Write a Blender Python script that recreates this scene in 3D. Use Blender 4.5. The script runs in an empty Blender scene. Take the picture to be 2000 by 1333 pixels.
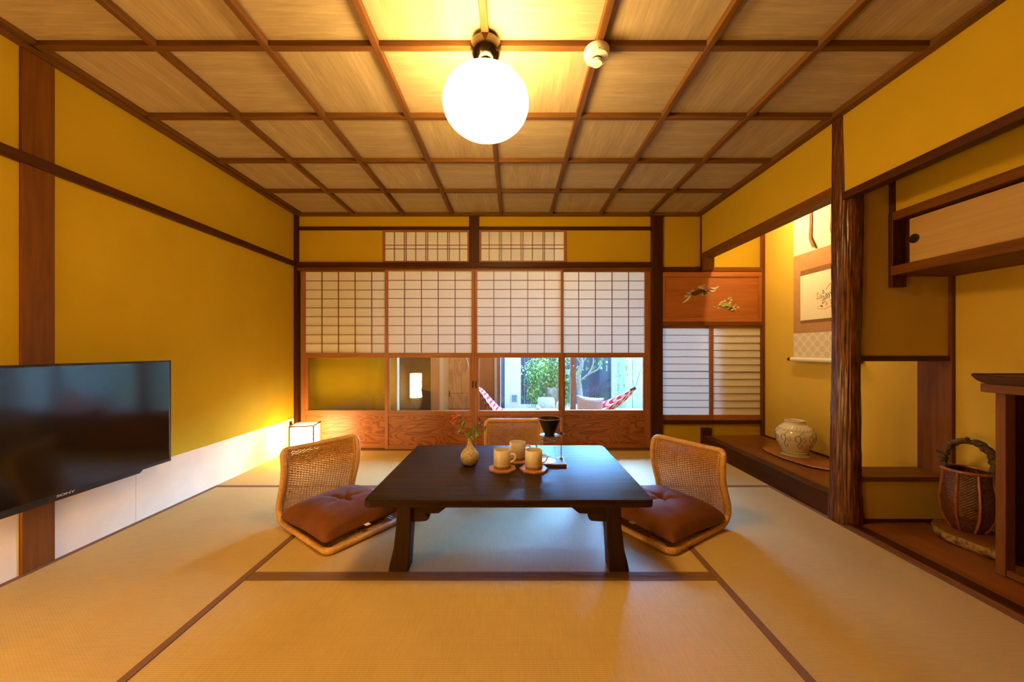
import bpy, math, random
from mathutils import Vector, Matrix, noise

random.seed(7)
scene = bpy.context.scene
COL = scene.collection

# ------------------------------------------------------------------ camera
# Measurements: lens 700 px for a 2000 px wide frame, eye 0.95 m above the mats, level gaze along +Y.
FOC, EYE, VPU, VPV = 700.0, 0.95, 1002.0, 683.0
cam = bpy.data.objects.new('camera', bpy.data.cameras.new('camera'))
COL.objects.link(cam)
cam.location = (0.0, 0.0, EYE)
cam.rotation_euler = (math.radians(90), 0, 0)
cam.data.sensor_fit = 'HORIZONTAL'
cam.data.sensor_width = 36.0
cam.data.lens = 36.0 * FOC / 2000.0
cam.data.shift_x = -(VPU - 1000.0) / 2000.0
cam.data.shift_y = (VPV - 666.5) / 2000.0
cam.data.clip_start = 0.05
scene.camera = cam

# ------------------------------------------------------------------ sky, exposure
world = bpy.data.worlds.new('world')
scene.world = world
world.use_nodes = True
wn = world.node_tree.nodes
wl = world.node_tree.links
wn.clear()
sky = wn.new('ShaderNodeTexSky')
sky.sky_type = 'NISHITA'
sky.sun_disc = False
sky.sun_elevation = math.radians(58)
sky.sun_rotation = math.radians(20)
sky.air_density = 1.0
sky.dust_density = 0.4
sky.ozone_density = 2.0
bg = wn.new('ShaderNodeBackground')
bg.inputs['Strength'].default_value = 17.0
wo = wn.new('ShaderNodeOutputWorld')
tint = wn.new('ShaderNodeMix')            # camera balanced for lamplight: daylight reads blue
tint.data_type = 'RGBA'; tint.blend_type = 'MULTIPLY'; tint.inputs[0].default_value = 1.0
tint.inputs[7].default_value = (0.55, 0.93, 1.28, 1)
wl.new(sky.outputs[0], tint.inputs[6])
wl.new(tint.outputs[2], bg.inputs[0])
wl.new(bg.outputs[0], wo.inputs[0])

vs = scene.view_settings
vs.view_transform = 'Standard'
vs.look = 'None'
vs.gamma = 1.0
vs.use_curve_mapping = False
vs.exposure = 0.20
scene.cycles.max_bounces = 8
scene.cycles.diffuse_bounces = 5
scene.cycles.use_adaptive_sampling = True
scene.cycles.adaptive_threshold = 0.04
scene.cycles.transparent_max_bounces = 16
scene.cycles.caustics_reflective = False
scene.cycles.caustics_refractive = False
scene.cycles.sample_clamp_indirect = 6.0

WARM = (1.0, 0.64, 0.24)
GLOBE_POWER = 57.0
LANTERN_POWER = 30.0
ALCOVE_POWER = 420.0
PORCH_POWER = 210.0

# ------------------------------------------------------------------ mesh helpers
def sx(u, Y):
    return (u - VPU) / FOC * Y
def sz(v, Y):
    return EYE - (v - VPV) / FOC * Y

class MB:
    def __init__(self):
        self.v = []; self.f = []
    def add(self, vs_, fs_):
        o = len(self.v)
        self.v += [tuple(p) for p in vs_]
        self.f += [tuple(i + o for i in f) for f in fs_]
        return self
    def box(self, x0, x1, y0, y1, z0, z1):
        if x0 > x1: x0, x1 = x1, x0
        if y0 > y1: y0, y1 = y1, y0
        if z0 > z1: z0, z1 = z1, z0
        return self.add([(x0,y0,z0),(x1,y0,z0),(x1,y1,z0),(x0,y1,z0),(x0,y0,z1),(x1,y0,z1),(x1,y1,z1),(x0,y1,z1)],
                        [(0,3,2,1),(4,5,6,7),(0,1,5,4),(1,2,6,5),(2,3,7,6),(3,0,4,7)])
    def prism(self, poly, axis, a, b):
        # poly: 2D outline, counter-clockwise; axis 'z': (x,y), 'y': (x,z), 'x': (y,z)
        n = len(poly)
        def P(p, t):
            return (p[0], p[1], t) if axis == 'z' else ((p[0], t, p[1]) if axis == 'y' else (t, p[0], p[1]))
        vs_ = [P(p, a) for p in poly] + [P(p, b) for p in poly]
        fs_ = [tuple(range(n - 1, -1, -1)), tuple(range(n, 2 * n))]
        fs_ += [(i, (i + 1) % n, n + (i + 1) % n, n + i) for i in range(n)]
        return self.add(vs_, fs_)
    def rings(self, rings, closed_u=True, cap0=True, cap1=True, loop=False):
        n = len(rings[0]); m = len(rings)
        vs_ = [p for r in rings for p in r]
        fs_ = []
        last = m if loop else m - 1
        for j in range(last):
            k = (j + 1) % m
            for i in range(n if closed_u else n - 1):
                i2 = (i + 1) % n
                fs_.append((j*n+i, j*n+i2, k*n+i2, k*n+i))
        if not loop and closed_u:
            if cap0: fs_.append(tuple(range(n - 1, -1, -1)))
            if cap1: fs_.append(tuple(range((m-1)*n, m*n)))
        return self.add(vs_, fs_)
    def tube(self, pts, r, n=8, loop=False, cap=True):
        pts = [Vector(p) for p in pts]
        m = len(pts)
        rr = r if isinstance(r, (list, tuple)) else [r] * m
        up = None; rings = []
        for i, p in enumerate(pts):
            if loop:
                t = pts[(i + 1) % m] - pts[i - 1]
            else:
                t = pts[min(i + 1, m - 1)] - pts[max(i - 1, 0)]
            if t.length < 1e-9: t = Vector((0, 0, 1))
            t.normalize()
            if up is None:
                up = Vector((0, 0, 1)) if abs(t.z) < 0.9 else Vector((1, 0, 0))
            a = up - t * up.dot(t)
            if a.length < 1e-6:
                a = t.orthogonal()
            a.normalize(); up = a
            b = t.cross(a)
            rings.append([p + (a * math.cos(2*math.pi*k/n) + b * math.sin(2*math.pi*k/n)) * rr[i] for k in range(n)])
        return self.rings(rings, True, cap, cap, loop)
    def lathe(self, prof, n=32, c=(0, 0, 0), cap0=True, cap1=True):
        rings = [[(c[0] + r*math.cos(2*math.pi*k/n), c[1] + r*math.sin(2*math.pi*k/n), c[2] + z) for k in range(n)] for r, z in prof]
        return self.rings(rings, True, cap0, cap1)
    def ball(self, c, rx, ry=None, rz=None, n=24, m=14):
        ry = rx if ry is None else ry; rz = rx if rz is None else rz
        rings = []
        for j in range(m + 1):
            t = math.pi * j / m
            t = min(max(t, 0.02), math.pi - 0.02)
            rings.append([(c[0]+rx*math.sin(t)*math.cos(2*math.pi*k/n), c[1]+ry*math.sin(t)*math.sin(2*math.pi*k/n), c[2]-rz*math.cos(t)) for k in range(n)])
        return self.rings(rings)
    def build(self, name, mat, parent=None, smooth=False, bevel=0.0, loc=None, seg=2):
        me = bpy.data.meshes.new(name)
        me.from_pydata(self.v, [], self.f)
        me.update()
        if smooth:
            me.shade_smooth()
            me.set_sharp_from_angle(angle=math.radians(42))
        me.materials.append(mat)
        o = bpy.data.objects.new(name, me)
        COL.objects.link(o)
        if parent is not None: o.parent = parent
        if loc is not None: o.location = loc
        if bevel > 0:
            b = o.modifiers.new('bevel', 'BEVEL')
            b.width = bevel; b.segments = seg; b.limit_method = 'ANGLE'; b.angle_limit = math.radians(50)
            b.use_clamp_overlap = True
        return o

def box(name, mat, parent, x0, x1, y0, y1, z0, z1, bevel=0.0):
    return MB().box(x0, x1, y0, y1, z0, z1).build(name, mat, parent, bevel=bevel)

def tag(o, label, cat, group=None, kind=None):
    o['label'] = label; o['category'] = cat
    if group: o['group'] = group
    if kind: o['kind'] = kind
    return o

def thing(name, label, cat, loc=(0, 0, 0), rotz=0.0, group=None, kind=None):
    o = bpy.data.objects.new(name, None)
    o.empty_display_size = 0.05
    COL.objects.link(o)
    o.location = loc; o.rotation_euler = (0, 0, rotz)
    return tag(o, label, cat, group, kind)

def copy_tree(src, label=None, loc=None, rotz=None):
    def rec(o, parent):
        c = o.copy(); COL.objects.link(c)
        if parent is not None: c.parent = parent
        for ch in list(o.children): rec(ch, c)
        return c
    r = rec(src, None)
    if label: r['label'] = label
    if loc is not None: r.location = loc
    if rotz is not None: r.rotation_euler = (0, 0, rotz)
    return r

def catmull(pts, k=6):
    P = [Vector(p) for p in pts]
    out = []
    for i in range(len(P) - 1):
        p0 = P[max(i-1, 0)]; p1 = P[i]; p2 = P[i+1]; p3 = P[min(i+2, len(P)-1)]
        for j in range(k):
            t = j / k
            out.append(0.5*((2*p1)+(p2-p0)*t+(2*p0-5*p1+4*p2-p3)*t*t+(3*p1-p0-3*p2+p3)*t*t*t))
    out.append(P[-1])
    return out

def round_rect(x0, x1, y0, y1, r, k=5):
    out = []
    for cx, cy, a0 in ((x1-r, y0+r, -90), (x1-r, y1-r, 0), (x0+r, y1-r, 90), (x0+r, y0+r, 180)):
        for i in range(k + 1):
            a = math.radians(a0 + 90*i/k)
            out.append((cx + r*math.cos(a), cy + r*math.sin(a)))
    return out

# ------------------------------------------------------------------ materials
def lin(c):
    return tuple(((x/255)/12.92 if x/255 <= 0.04045 else ((x/255+0.055)/1.055)**2.4) for x in c)

class NT:
    def __init__(self, name):
        self.m = bpy.data.materials.new(name); self.m.use_nodes = True
        self.n = self.m.node_tree.nodes; self.l = self.m.node_tree.links
        self.n.clear()
        self.out = self.n.new('ShaderNodeOutputMaterial')
    def node(self, t, **kw):
        nd = self.n.new(t)
        for k, v in kw.items():
            if k.startswith('i_'):
                nd.inputs[k[2:].replace('_', ' ')].default_value = v
            else: setattr(nd, k, v)
        return nd
    def link(self, a, b): self.l.new(a, b)
    def coords(self, scale=(1, 1, 1), rot=(0, 0, 0), kind='Object'):
        tc = self.node('ShaderNodeTexCoord'); mp = self.node('ShaderNodeMapping')
        mp.inputs['Scale'].default_value = scale; mp.inputs['Rotation'].default_value = rot
        self.link(tc.outputs[kind], mp.inputs[0])
        return mp.outputs[0]
    def noise(self, vec, scale=5.0, detail=4.0, rough=0.55, dist=0.0):
        nd = self.node('ShaderNodeTexNoise')
        nd.inputs['Scale'].default_value = scale; nd.inputs['Detail'].default_value = detail
        nd.inputs['Roughness'].default_value = rough; nd.inputs['Distortion'].default_value = dist
        self.link(vec, nd.inputs['Vector'])
        return nd.outputs['Fac']
    def ramp(self, fac, stops):
        nd = self.node('ShaderNodeValToRGB'); cr = nd.color_ramp
        while len(cr.elements) > 1: cr.elements.remove(cr.elements[-1])
        cr.elements[0].position = stops[0][0]; cr.elements[0].color = (*stops[0][1], 1)
        for p, c in stops[1:]:
            e = cr.elements.new(p); e.color = (*c, 1)
        self.link(fac, nd.inputs[0])
        return nd.outputs[0]
    def math(self, op, a, b=None, c=None):
        nd = self.node('ShaderNodeMath', operation=op)
        for i, x in enumerate((a, b, c)):
            if x is None: continue
            if isinstance(x, (int, float)): nd.inputs[i].default_value = x
            else: self.link(x, nd.inputs[i])
        return nd.outputs[0]
    def mixc(self, fac, a, b, mode='MIX'):
        nd = self.node('ShaderNodeMix', data_type='RGBA', blend_type=mode)
        if isinstance(fac, (int, float)): nd.inputs[0].default_value = fac
        else: self.link(fac, nd.inputs[0])
        for i, x in ((6, a), (7, b)):
            if isinstance(x, tuple): nd.inputs[i].default_value = (*x, 1)
            else: self.link(x, nd.inputs[i])
        return nd.outputs[2]
    def principled(self, color, rough=0.6, spec=0.5, metal=0.0, bump=None, bump_s=0.1, bump_d=0.002, **kw):
        p = self.node('ShaderNodeBsdfPrincipled')
        if isinstance(color, tuple): p.inputs['Base Color'].default_value = (*color, 1)
        else: self.link(color, p.inputs['Base Color'])
        if isinstance(rough, (int, float)): p.inputs['Roughness'].default_value = rough
        else: self.link(rough, p.inputs['Roughness'])
        p.inputs['Specular IOR Level'].default_value = spec
        p.inputs['Metallic'].default_value = metal
        for k, v in kw.items(): p.inputs[k.replace('_', ' ')].default_value = v
        if bump is not None:
            b = self.node('ShaderNodeBump'); b.inputs['Strength'].default_value = bump_s
            b.inputs['Distance'].default_value = bump_d
            self.link(bump, b.inputs['Height']); self.link(b.outputs[0], p.inputs['Normal'])
        self.link(p.outputs[0], self.out.inputs[0])
        return p

MATS = {}
def cached(fn):
    def w(name, *a, **k):
        if name not in MATS: MATS[name] = fn(name, *a, **k)
        return MATS[name]
    return w

@cached
def plain(name, col, rough=0.6, spec=0.5, metal=0.0, vary=0.0, vscale=20.0, bump=0.0, bscale=200.0, **kw):
    t = NT(name); c = col
    vec = t.coords()
    if vary > 0:
        n = t.noise(vec, vscale, 3)
        lo = tuple(x*(1-vary) for x in col); hi = tuple(min(1, x*(1+vary)) for x in col)
        c = t.ramp(n, [(0.3, lo), (0.7, hi)])
    b = t.noise(vec, bscale, 2) if bump > 0 else None
    t.principled(c, rough, spec, metal, b, bump, 0.002, **kw)
    return t.m

AX = {'x': (0.06, 1, 1), 'y': (1, 0.06, 1), 'z': (1, 1, 0.06)}
@cached
def wood(name, dark, light, axis='z', scale=45.0, rough=0.45, spec=0.45, bump=0.15, contrast=(0.3, 0.72)):
    t = NT(name)
    vec = t.coords(AX[axis])
    n = t.noise(vec, scale, 5, 0.62, 0.4)
    n2 = t.noise(vec, scale*0.18, 2, 0.5, 0.6)
    m = t.math('ADD', t.math('MULTIPLY', n, 0.62), t.math('MULTIPLY', n2, 0.38))
    c = t.ramp(m, [(contrast[0], dark), (contrast[1], light)])
    t.principled(c, rough, spec, 0.0, n, bump, 0.0015)
    return t.m

@cached
def figured(name, dark, light, sc=(2.0, 2.0, 5.5), rings=20.0, rough=0.38, fine='x'):
    # plain-sawn board: contour lines of a slow noise make the flame figure
    t = NT(name)
    vec = t.coords(sc)
    n = t.noise(vec, 1.0, 1.5, 0.45, 0.9)
    w = t.math('SINE', t.math('MULTIPLY', n, rings*6.283))
    w = t.math('POWER', t.math('MULTIPLY_ADD', w, 0.5, 0.5), 1.6)
    fine_n = t.noise(t.coords(AX[fine]), 120, 4)
    m = t.math('ADD', t.math('MULTIPLY', w, 0.42), t.math('MULTIPLY', fine_n, 0.58))
    c = t.ramp(m, [(0.22, light), (0.75, dark)])
    t.principled(c, rough, 0.45, 0.0, m, 0.12, 0.0012)
    return t.m

@cached
def plaster(name, col, vary=0.06):
    t = NT(name); vec = t.coords()
    n = t.noise(vec, 3.0, 4)
    c = t.ramp(n, [(0.25, tuple(x*(1-vary) for x in col)), (0.75, tuple(x*(1+vary) for x in col))])
    b = t.noise(vec, 260, 3)
    t.principled(c, 0.92, 0.15, 0.0, b, 0.35, 0.0012)
    return t.m

@cached
def paper(name, col, trans=0.5):
    t = NT(name)
    vec = t.coords((1, 1, 1)); n = t.noise(vec, 60, 5, 0.7)
    c = t.ramp(n, [(0.2, tuple(x*0.93 for x in col)), (0.8, col)])
    d = t.node('ShaderNodeBsdfDiffuse'); tr = t.node('ShaderNodeBsdfTranslucent')
    t.link(c, d.inputs[0]); t.link(c, tr.inputs[0])
    mx = t.node('ShaderNodeMixShader'); mx.inputs[0].default_value = trans
    t.link(d.outputs[0], mx.inputs[1]); t.link(tr.outputs[0], mx.inputs[2])
    t.link(mx.outputs[0], t.out.inputs[0])
    return t.m

@cached
def glass(name, tint=(1, 1, 1), ior=1.5, rough=0.0):
    t = NT(name)
    tr = t.node('ShaderNodeBsdfTransparent'); tr.inputs[0].default_value = (*tint, 1)
    gl = t.node('ShaderNodeBsdfGlossy'); gl.inputs['Roughness'].default_value = rough
    lw = t.node('ShaderNodeLayerWeight'); lw.inputs[0].default_value = 0.5
    f0 = ((ior-1)/(ior+1))**2
    fac = t.math('MULTIPLY_ADD', t.math('POWER', lw.outputs['Facing'], 5.0), 1-f0, f0)
    mx = t.node('ShaderNodeMixShader')
    t.link(fac, mx.inputs[0]); t.link(tr.outputs[0], mx.inputs[1]); t.link(gl.outputs[0], mx.inputs[2])
    t.link(mx.outputs[0], t.out.inputs[0])
    return t.m

@cached
def glow(name, col, strength):
    t = NT(name)
    e = t.node('ShaderNodeEmission'); e.inputs[0].default_value = (*col, 1); e.inputs[1].default_value = strength
    t.link(e.outputs[0], t.out.inputs[0])
    return t.m

@cached
def tatami(name, axis):
    t = NT(name)
    tc = t.node('ShaderNodeTexCoord')
    sep = t.node('ShaderNodeSeparateXYZ'); t.link(tc.outputs['Object'], sep.inputs[0])
    across = sep.outputs['Y'] if axis == 'x' else sep.outputs['X']
    along = sep.outputs['X'] if axis == 'x' else sep.outputs['Y']
    rib = t.math('ABSOLUTE', t.math('SINE', t.math('MULTIPLY', across, math.pi/0.0066)))
    half = t.math('FLOOR', t.math('MULTIPLY', across, 1/0.0066))
    knot = t.math('ABSOLUTE', t.math('SINE', t.math('ADD', t.math('MULTIPLY', along, math.pi/0.008), t.math('MULTIPLY', half, 1.57))))
    h = t.math('ADD', t.math('MULTIPLY', rib, 0.7), t.math('MULTIPLY', knot, 0.3))
    big = t.noise(t.coords(), 2.2, 3)
    streak = t.noise(t.coords((0.05, 1, 1) if axis == 'y' else (1, 0.05, 1)), 260, 3)
    col = t.ramp(t.math('ADD', t.math('MULTIPLY', big, 0.5), t.math('MULTIPLY', streak, 0.5)),
                 [(0.3, (0.50, 0.345, 0.115)), (0.7, (0.66, 0.465, 0.165))])
    col = t.mixc(t.math('MULTIPLY', t.math('SUBTRACT', 1.0, rib), 0.38), col, (0.30, 0.20, 0.075))
    t.principled(col, 0.55, 0.35, 0.0, h, 0.5, 0.0016)
    return t.m

@cached
def weave_wrap(name, dark, light, axis='y', freq=330.0):
    t = NT(name)
    vec = t.coords()
    n = t.noise(vec, 90, 3)
    n2 = t.noise(vec, 9, 2)
    c = t.ramp(t.math('ADD', t.math('MULTIPLY', n, 0.6), t.math('MULTIPLY', n2, 0.4)), [(0.3, dark), (0.7, light)])
    t.principled(c, 0.42, 0.45, 0.0, n, 0.25, 0.002)
    return t.m

@cached
def medallion(name, base, spot, cell=0.085, r=0.30):
    # silk mounting: staggered pale medallions in the Y/Z plane
    t = NT(name)
    tc = t.node('ShaderNodeTexCoord'); sep = t.node('ShaderNodeSeparateXYZ'); t.link(tc.outputs['Object'], sep.inputs[0])
    def lattice(off):
        y = t.math('SUBTRACT', t.math('FRACT', t.math('ADD', t.math('DIVIDE', sep.outputs['Y'], cell), off + 10.0)), 0.5)
        z = t.math('SUBTRACT', t.math('FRACT', t.math('ADD', t.math('DIVIDE', sep.outputs['Z'], cell), off + 10.0)), 0.5)
        ang = t.math('ARCTAN2', z, y)
        d = t.math('SQRT', t.math('ADD', t.math('MULTIPLY', y, y), t.math('MULTIPLY', z, z)))
        rr = t.math('MULTIPLY_ADD', t.math('SINE', t.math('MULTIPLY', ang, 12)), 0.025, r)
        return t.math('LESS_THAN', d, rr)
    m = t.math('MAXIMUM', lattice(0.0), lattice(0.5))
    n = t.noise(t.coords(), 240, 3)
    fac = t.math('MULTIPLY', m, t.math('MULTIPLY_ADD', n, 0.8, 0.45))
    t.principled(t.mixc(fac, base, spot), 0.7, 0.25)
    return t.m

# palette
WALL = plaster('mustard_plaster', (0.50, 0.325, 0.014))
WALLT = plaster('alcove_plaster', (0.60, 0.40, 0.055))
DARK = {a: wood('dark_stained_timber_'+a, (0.025, 0.006, 0.001), (0.085, 0.022, 0.003), a, 40, 0.45, 0.2) for a in 'xyz'}
BROWN = {a: wood('brown_timber_'+a, (0.085, 0.026, 0.003), (0.21, 0.072, 0.008), a, 40, 0.5, 0.15) for a in 'xyz'}
SHOJI = {a: wood('sliding_door_cedar_'+a, (0.20, 0.062, 0.016), (0.40, 0.145, 0.04), a, 55, 0.42) for a in 'xyz'}
LATT = plain('lattice_cedar', (0.20, 0.07, 0.022), 0.5, vary=0.2)
BATTEN = {a: wood('ceiling_batten_'+a, (0.075, 0.028, 0.005), (0.19, 0.078, 0.015), a, 45, 0.5, 0.2) for a in 'xy'}
CEIL = {a: wood('ceiling_board_'+a, (0.26, 0.19, 0.085), (0.51, 0.395, 0.22), a, 85, 0.6, 0.3, 0.3, (0.25, 0.75)) for a in 'xy'}
PAPER = paper('shoji_paper', (0.86, 0.82, 0.74), 0.27)
GLASS = glass('window_glass', (0.97, 0.985, 0.98))
KOSHI = plain('wainscot_paper', (0.82, 0.71, 0.48), 0.8, 0.2, vary=0.05, vscale=6, bump=0.1, bscale=90)
HERI = plain('tatami_border_cloth', (0.20, 0.105, 0.055), 0.8, 0.2, vary=0.12, vscale=300, bump=0.3, bscale=900)
BLACK = plain('black_plastic', (0.012, 0.011, 0.011), 0.35)
CHROME = plain('chrome', (0.85, 0.8, 0.72), 0.08, 0.5, 1.0)
BRASS = plain('brass', (0.75, 0.48, 0.18), 0.25, 0.5, 1.0)
IRON = plain('dark_iron', (0.03, 0.022, 0.018), 0.45, 0.5, 0.6)
WHITEPL = plain('cream_plastic', (0.80, 0.74, 0.60), 0.4)
# ------------------------------------------------------------------ the room shell
XL, XR, XT = -2.075, 1.795, 2.39          # left wall, room's right plane, rear wall of the alcoves
YB, YF = 3.43, -0.50                      # garden-side wall, wall behind the camera
ZC, ZB = 2.25, 2.225                      # ceiling boards, underside of battens
YS = 1.97                                 # partition between the two alcoves

fl = box('floor', plain('subfloor', (0.25, 0.17, 0.09), 0.7), None, XL-0.12, XR+0.02, YF-0.1, YB+0.06, -0.12, -0.012)
tag(fl, 'wooden subfloor under the tatami mats', 'floor', kind='structure')

def mat_tatami(label, x0, x1, y0, y1, axis):
    t = thing('tatami_mat', label, 'tatami mat', ((x0+x1)/2, (y0+y1)/2, -0.012), group='tatami mats covering the floor')
    w, d = (x1-x0)/2-0.0012, (y1-y0)/2-0.0012
    box('rush_surface', tatami('tatami_rush_'+axis, axis), t, -w, w, -d, d, 0.0, 0.012, 0.002)
    b = 0.028
    for s in (-1, 1):
        if axis == 'x': box('cloth_border', HERI, t, -w, w, s*(d-b), s*(d+0.0004), 0.002, 0.0132, 0.0015)
        else: box('cloth_border', HERI, t, s*(w-b), s*(w+0.0004), -d, d, 0.002, 0.0132, 0.0015)
    return t
mat_tatami('tatami mat under the low table', -1.105, 0.838, 1.500, 2.475, 'x')
mat_tatami('tatami mat in the foreground in front of the low table', -1.105, 0.838, 0.530, 1.500, 'x')
mat_tatami('tatami mat lying lengthwise along the wall with the television', -2.073, -1.105, 0.530, 2.475, 'y')
mat_tatami('tatami mat lying lengthwise beside the alcove and log pillar', 0.838, 1.793, 0.530, 2.475, 'y')
mat_tatami('tatami mat below the paper doors, nearest the glowing floor lantern', -2.073, -0.14, 2.475, 3.385, 'x')
mat_tatami('tatami mat below the paper doors, nearest the raised alcove', -0.14, 1.793, 2.475, 3.385, 'x')
mat_tatami('tatami mat behind the viewer beside the frame lantern', -2.073, -0.14, YF+0.002, 0.530, 'x')
mat_tatami('tatami mat behind the viewer on the alcove side', -0.14, 1.793, YF+0.002, 0.530, 'x')

# ceiling: slab, boards, battens, rim moulding
ce = box('ceiling', plain('ceiling_void', (0.12, 0.08, 0.05), 0.9), None, XL-0.12, 2.55, YF-0.1, YB+0.06, ZC+0.012, ZC+0.16)
tag(ce, 'coffered timber ceiling of thin boards and square battens', 'ceiling', kind='structure')
BXS = [-1.511, -1.043, -0.578, -0.113, 0.359, 0.828, 1.296]
BYS = [2.895, 2.430, 1.965, 1.505, 1.040, 0.575, 0.110, -0.355]
for i, bx in enumerate(BXS):
    box('long_batten', BATTEN['y'], ce, bx-0.015, bx+0.015, YF, YB-0.03, ZB-0.002, ZC+0.004, 0.003)
for by in BYS:
    box('cross_batten', BATTEN['x'], ce, XL+0.06, XR-0.04, by, by+0.03, ZB, ZC+0.004, 0.003)
xs = [XL] + BXS + [XR]; ys = [YB-0.02] + [b+0.015 for b in BYS] + [YF]
shared = {}
for i in range(len(xs)-1):
    for j in range(len(ys)-1):
        ax = 'x' if (i + j) % 2 == 0 else 'y'
        w, d = xs[i+1]-xs[i], ys[j]-ys[j+1]
        key = (round(w, 3), round(d, 3), ax)
        loc = ((xs[i]+xs[i+1])/2, (ys[j]+ys[j+1])/2, ZC)
        if key in shared:
            o = shared[key].copy(); COL.objects.link(o); o.location = loc
        else:
            o = MB().box(-w/2, w/2, -d/2, d/2, 0, 0.011).build('ceiling_board', CEIL[ax], ce, loc=loc)
            shared[key] = o
        o.parent = ce
box('rim_moulding', BATTEN['y'], ce, XL, XL+0.045, YF, YB, ZB, ZC+0.01, 0.003)
box('rim_moulding', BATTEN['y'], ce, XL, XL+0.075, YF, YB, ZB+0.012, ZC+0.01, 0.003)
box('rim_moulding', BATTEN['y'], ce, XR-0.045, XR, YF, YB, ZB-0.005, ZC+0.01, 0.003)
box('rim_moulding', BATTEN['x'], ce, XL, XR, YB-0.04, YB, ZB-0.004, ZC+0.01, 0.003)

# left wall
wl_ = box('wall_left', WALL, None, XL-0.12, XL, YF-0.1, YB+0.06, -0.012, ZC+0.02)
tag(wl_, 'mustard plaster wall behind the television', 'wall', kind='structure')
box('post', BROWN['z'], wl_, XL-0.02, XL+0.012, 1.505, 1.616, 0.0, ZB, 0.004)
box('rail', DARK['y'], wl_, XL-0.02, XL+0.024, YF, YB-0.03, 1.737, 1.782, 0.003)
box('post', DARK['z'], wl_, XL-0.01, XL+0.030, YB-0.04, YB+0.02, 0.0, ZB, 0.003)
for a, b in ((YF, 0.55), (0.553, 1.503), (1.618, 1.968), (1.970, 2.93), (2.932, YB-0.042)):
    box('wainscot_sheet', KOSHI, wl_, XL-0.004, XL+0.0025, a, b, 0.0, 0.298)
# wall behind the camera with two plain sliding panels
wf = box('wall_front', WALL, None, XL-0.12, 2.55, YF-0.12, YF, -0.012, ZC+0.02)
tag(wf, 'mustard plaster wall behind the viewer', 'wall', kind='structure')

# garden-side wall: plaster fields, posts and rails
def bz(v): return sz(v, YB)
def bxx(u): return sx(u, YB)
W = MB()
y0, y1 = YB, YB+0.05
W.box(XL-0.12, bxx(1271), y0, y1, bz(447), ZC+0.02)
W.box(XL-0.12, bxx(750), y0, y1, bz(520), bz(447))
W.box(bxx(1104), bxx(1271), y0, y1, bz(520), bz(447))
W.box(bxx(914), bxx(938), y0, y1, bz(520), bz(447))
W.box(bxx(1290), XT+0.12, y0, y1, bz(526), ZC+0.3)
W.box(bxx(1290), XT+0.12, y0, y1, -0.12, bz(824))
W.box(bxx(1290), XT+0.12, y0+0.012, y1, bz(634), bz(520))
wb = W.build('wall_back', WALL, None)
tag(wb, 'garden-side wall of plaster fields framed by dark posts and rails', 'wall', kind='structure')
box('rail', DARK['x'], wb, XL+0.03, bxx(1271), YB-0.014, YB+0.02, bz(450.5), bz(443.5), 0.002)
box('post', DARK['z'], wb, bxx(916.5), bxx(936), YB-0.02, YB+0.06, bz(516), ZB, 0.003)
box('post', DARK['z'], wb, bxx(1270.5), bxx(1292), YB-0.035, YB+0.08, 0.0, ZB, 0.004)
box('lintel', DARK['x'], wb, XL+0.03, bxx(1270.5), YB-0.04, YB+0.05, bz(524), bz(514), 0.003)
box('door_track', BROWN['x'], wb, XL+0.03, bxx(1270.5), YB-0.03, YB+0.07, bz(530), bz(524.2), 0.002)
box('door_sill', BROWN['x'], wb, XL+0.03, bxx(1270.5), YB-0.045, YB+0.09, -0.02, 0.004, 0.003)
box('corner_post', DARK['z'], wb, XR-0.004, XR+0.022, YB-0.0225, YB+0.02, bz(524), ZB, 0.002)
box('rail', DARK['x'], wb, bxx(1292), XR+0.0, YB-0.02, YB+0.02, bz(531), bz(522.5), 0.002)
box('hanging_stub', BROWN['z'], wb, XR+0.002, XR+0.092, YB-0.075, YB+0.0, bz(531), 1.813, 0.003)
box('rail', BROWN['x'], wb, XR+0.0, XT, YB-0.03, YB+0.02, bz(532), bz(523.5), 0.002)
box('rail', BROWN['x'], wb, bxx(1292), XT, YB-0.03, YB+0.03, bz(637), bz(629), 0.002)
box('rail', DARK['x'], wb, bxx(1292), XT, YB-0.03, YB+0.03, bz(828), bz(821), 0.002)
box('alcove_post', BROWN['z'], wb, XT-0.026, XT+0.001, YB-0.0335, YB+0.02, 0.0, ZC+0.2, 0.002)

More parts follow.
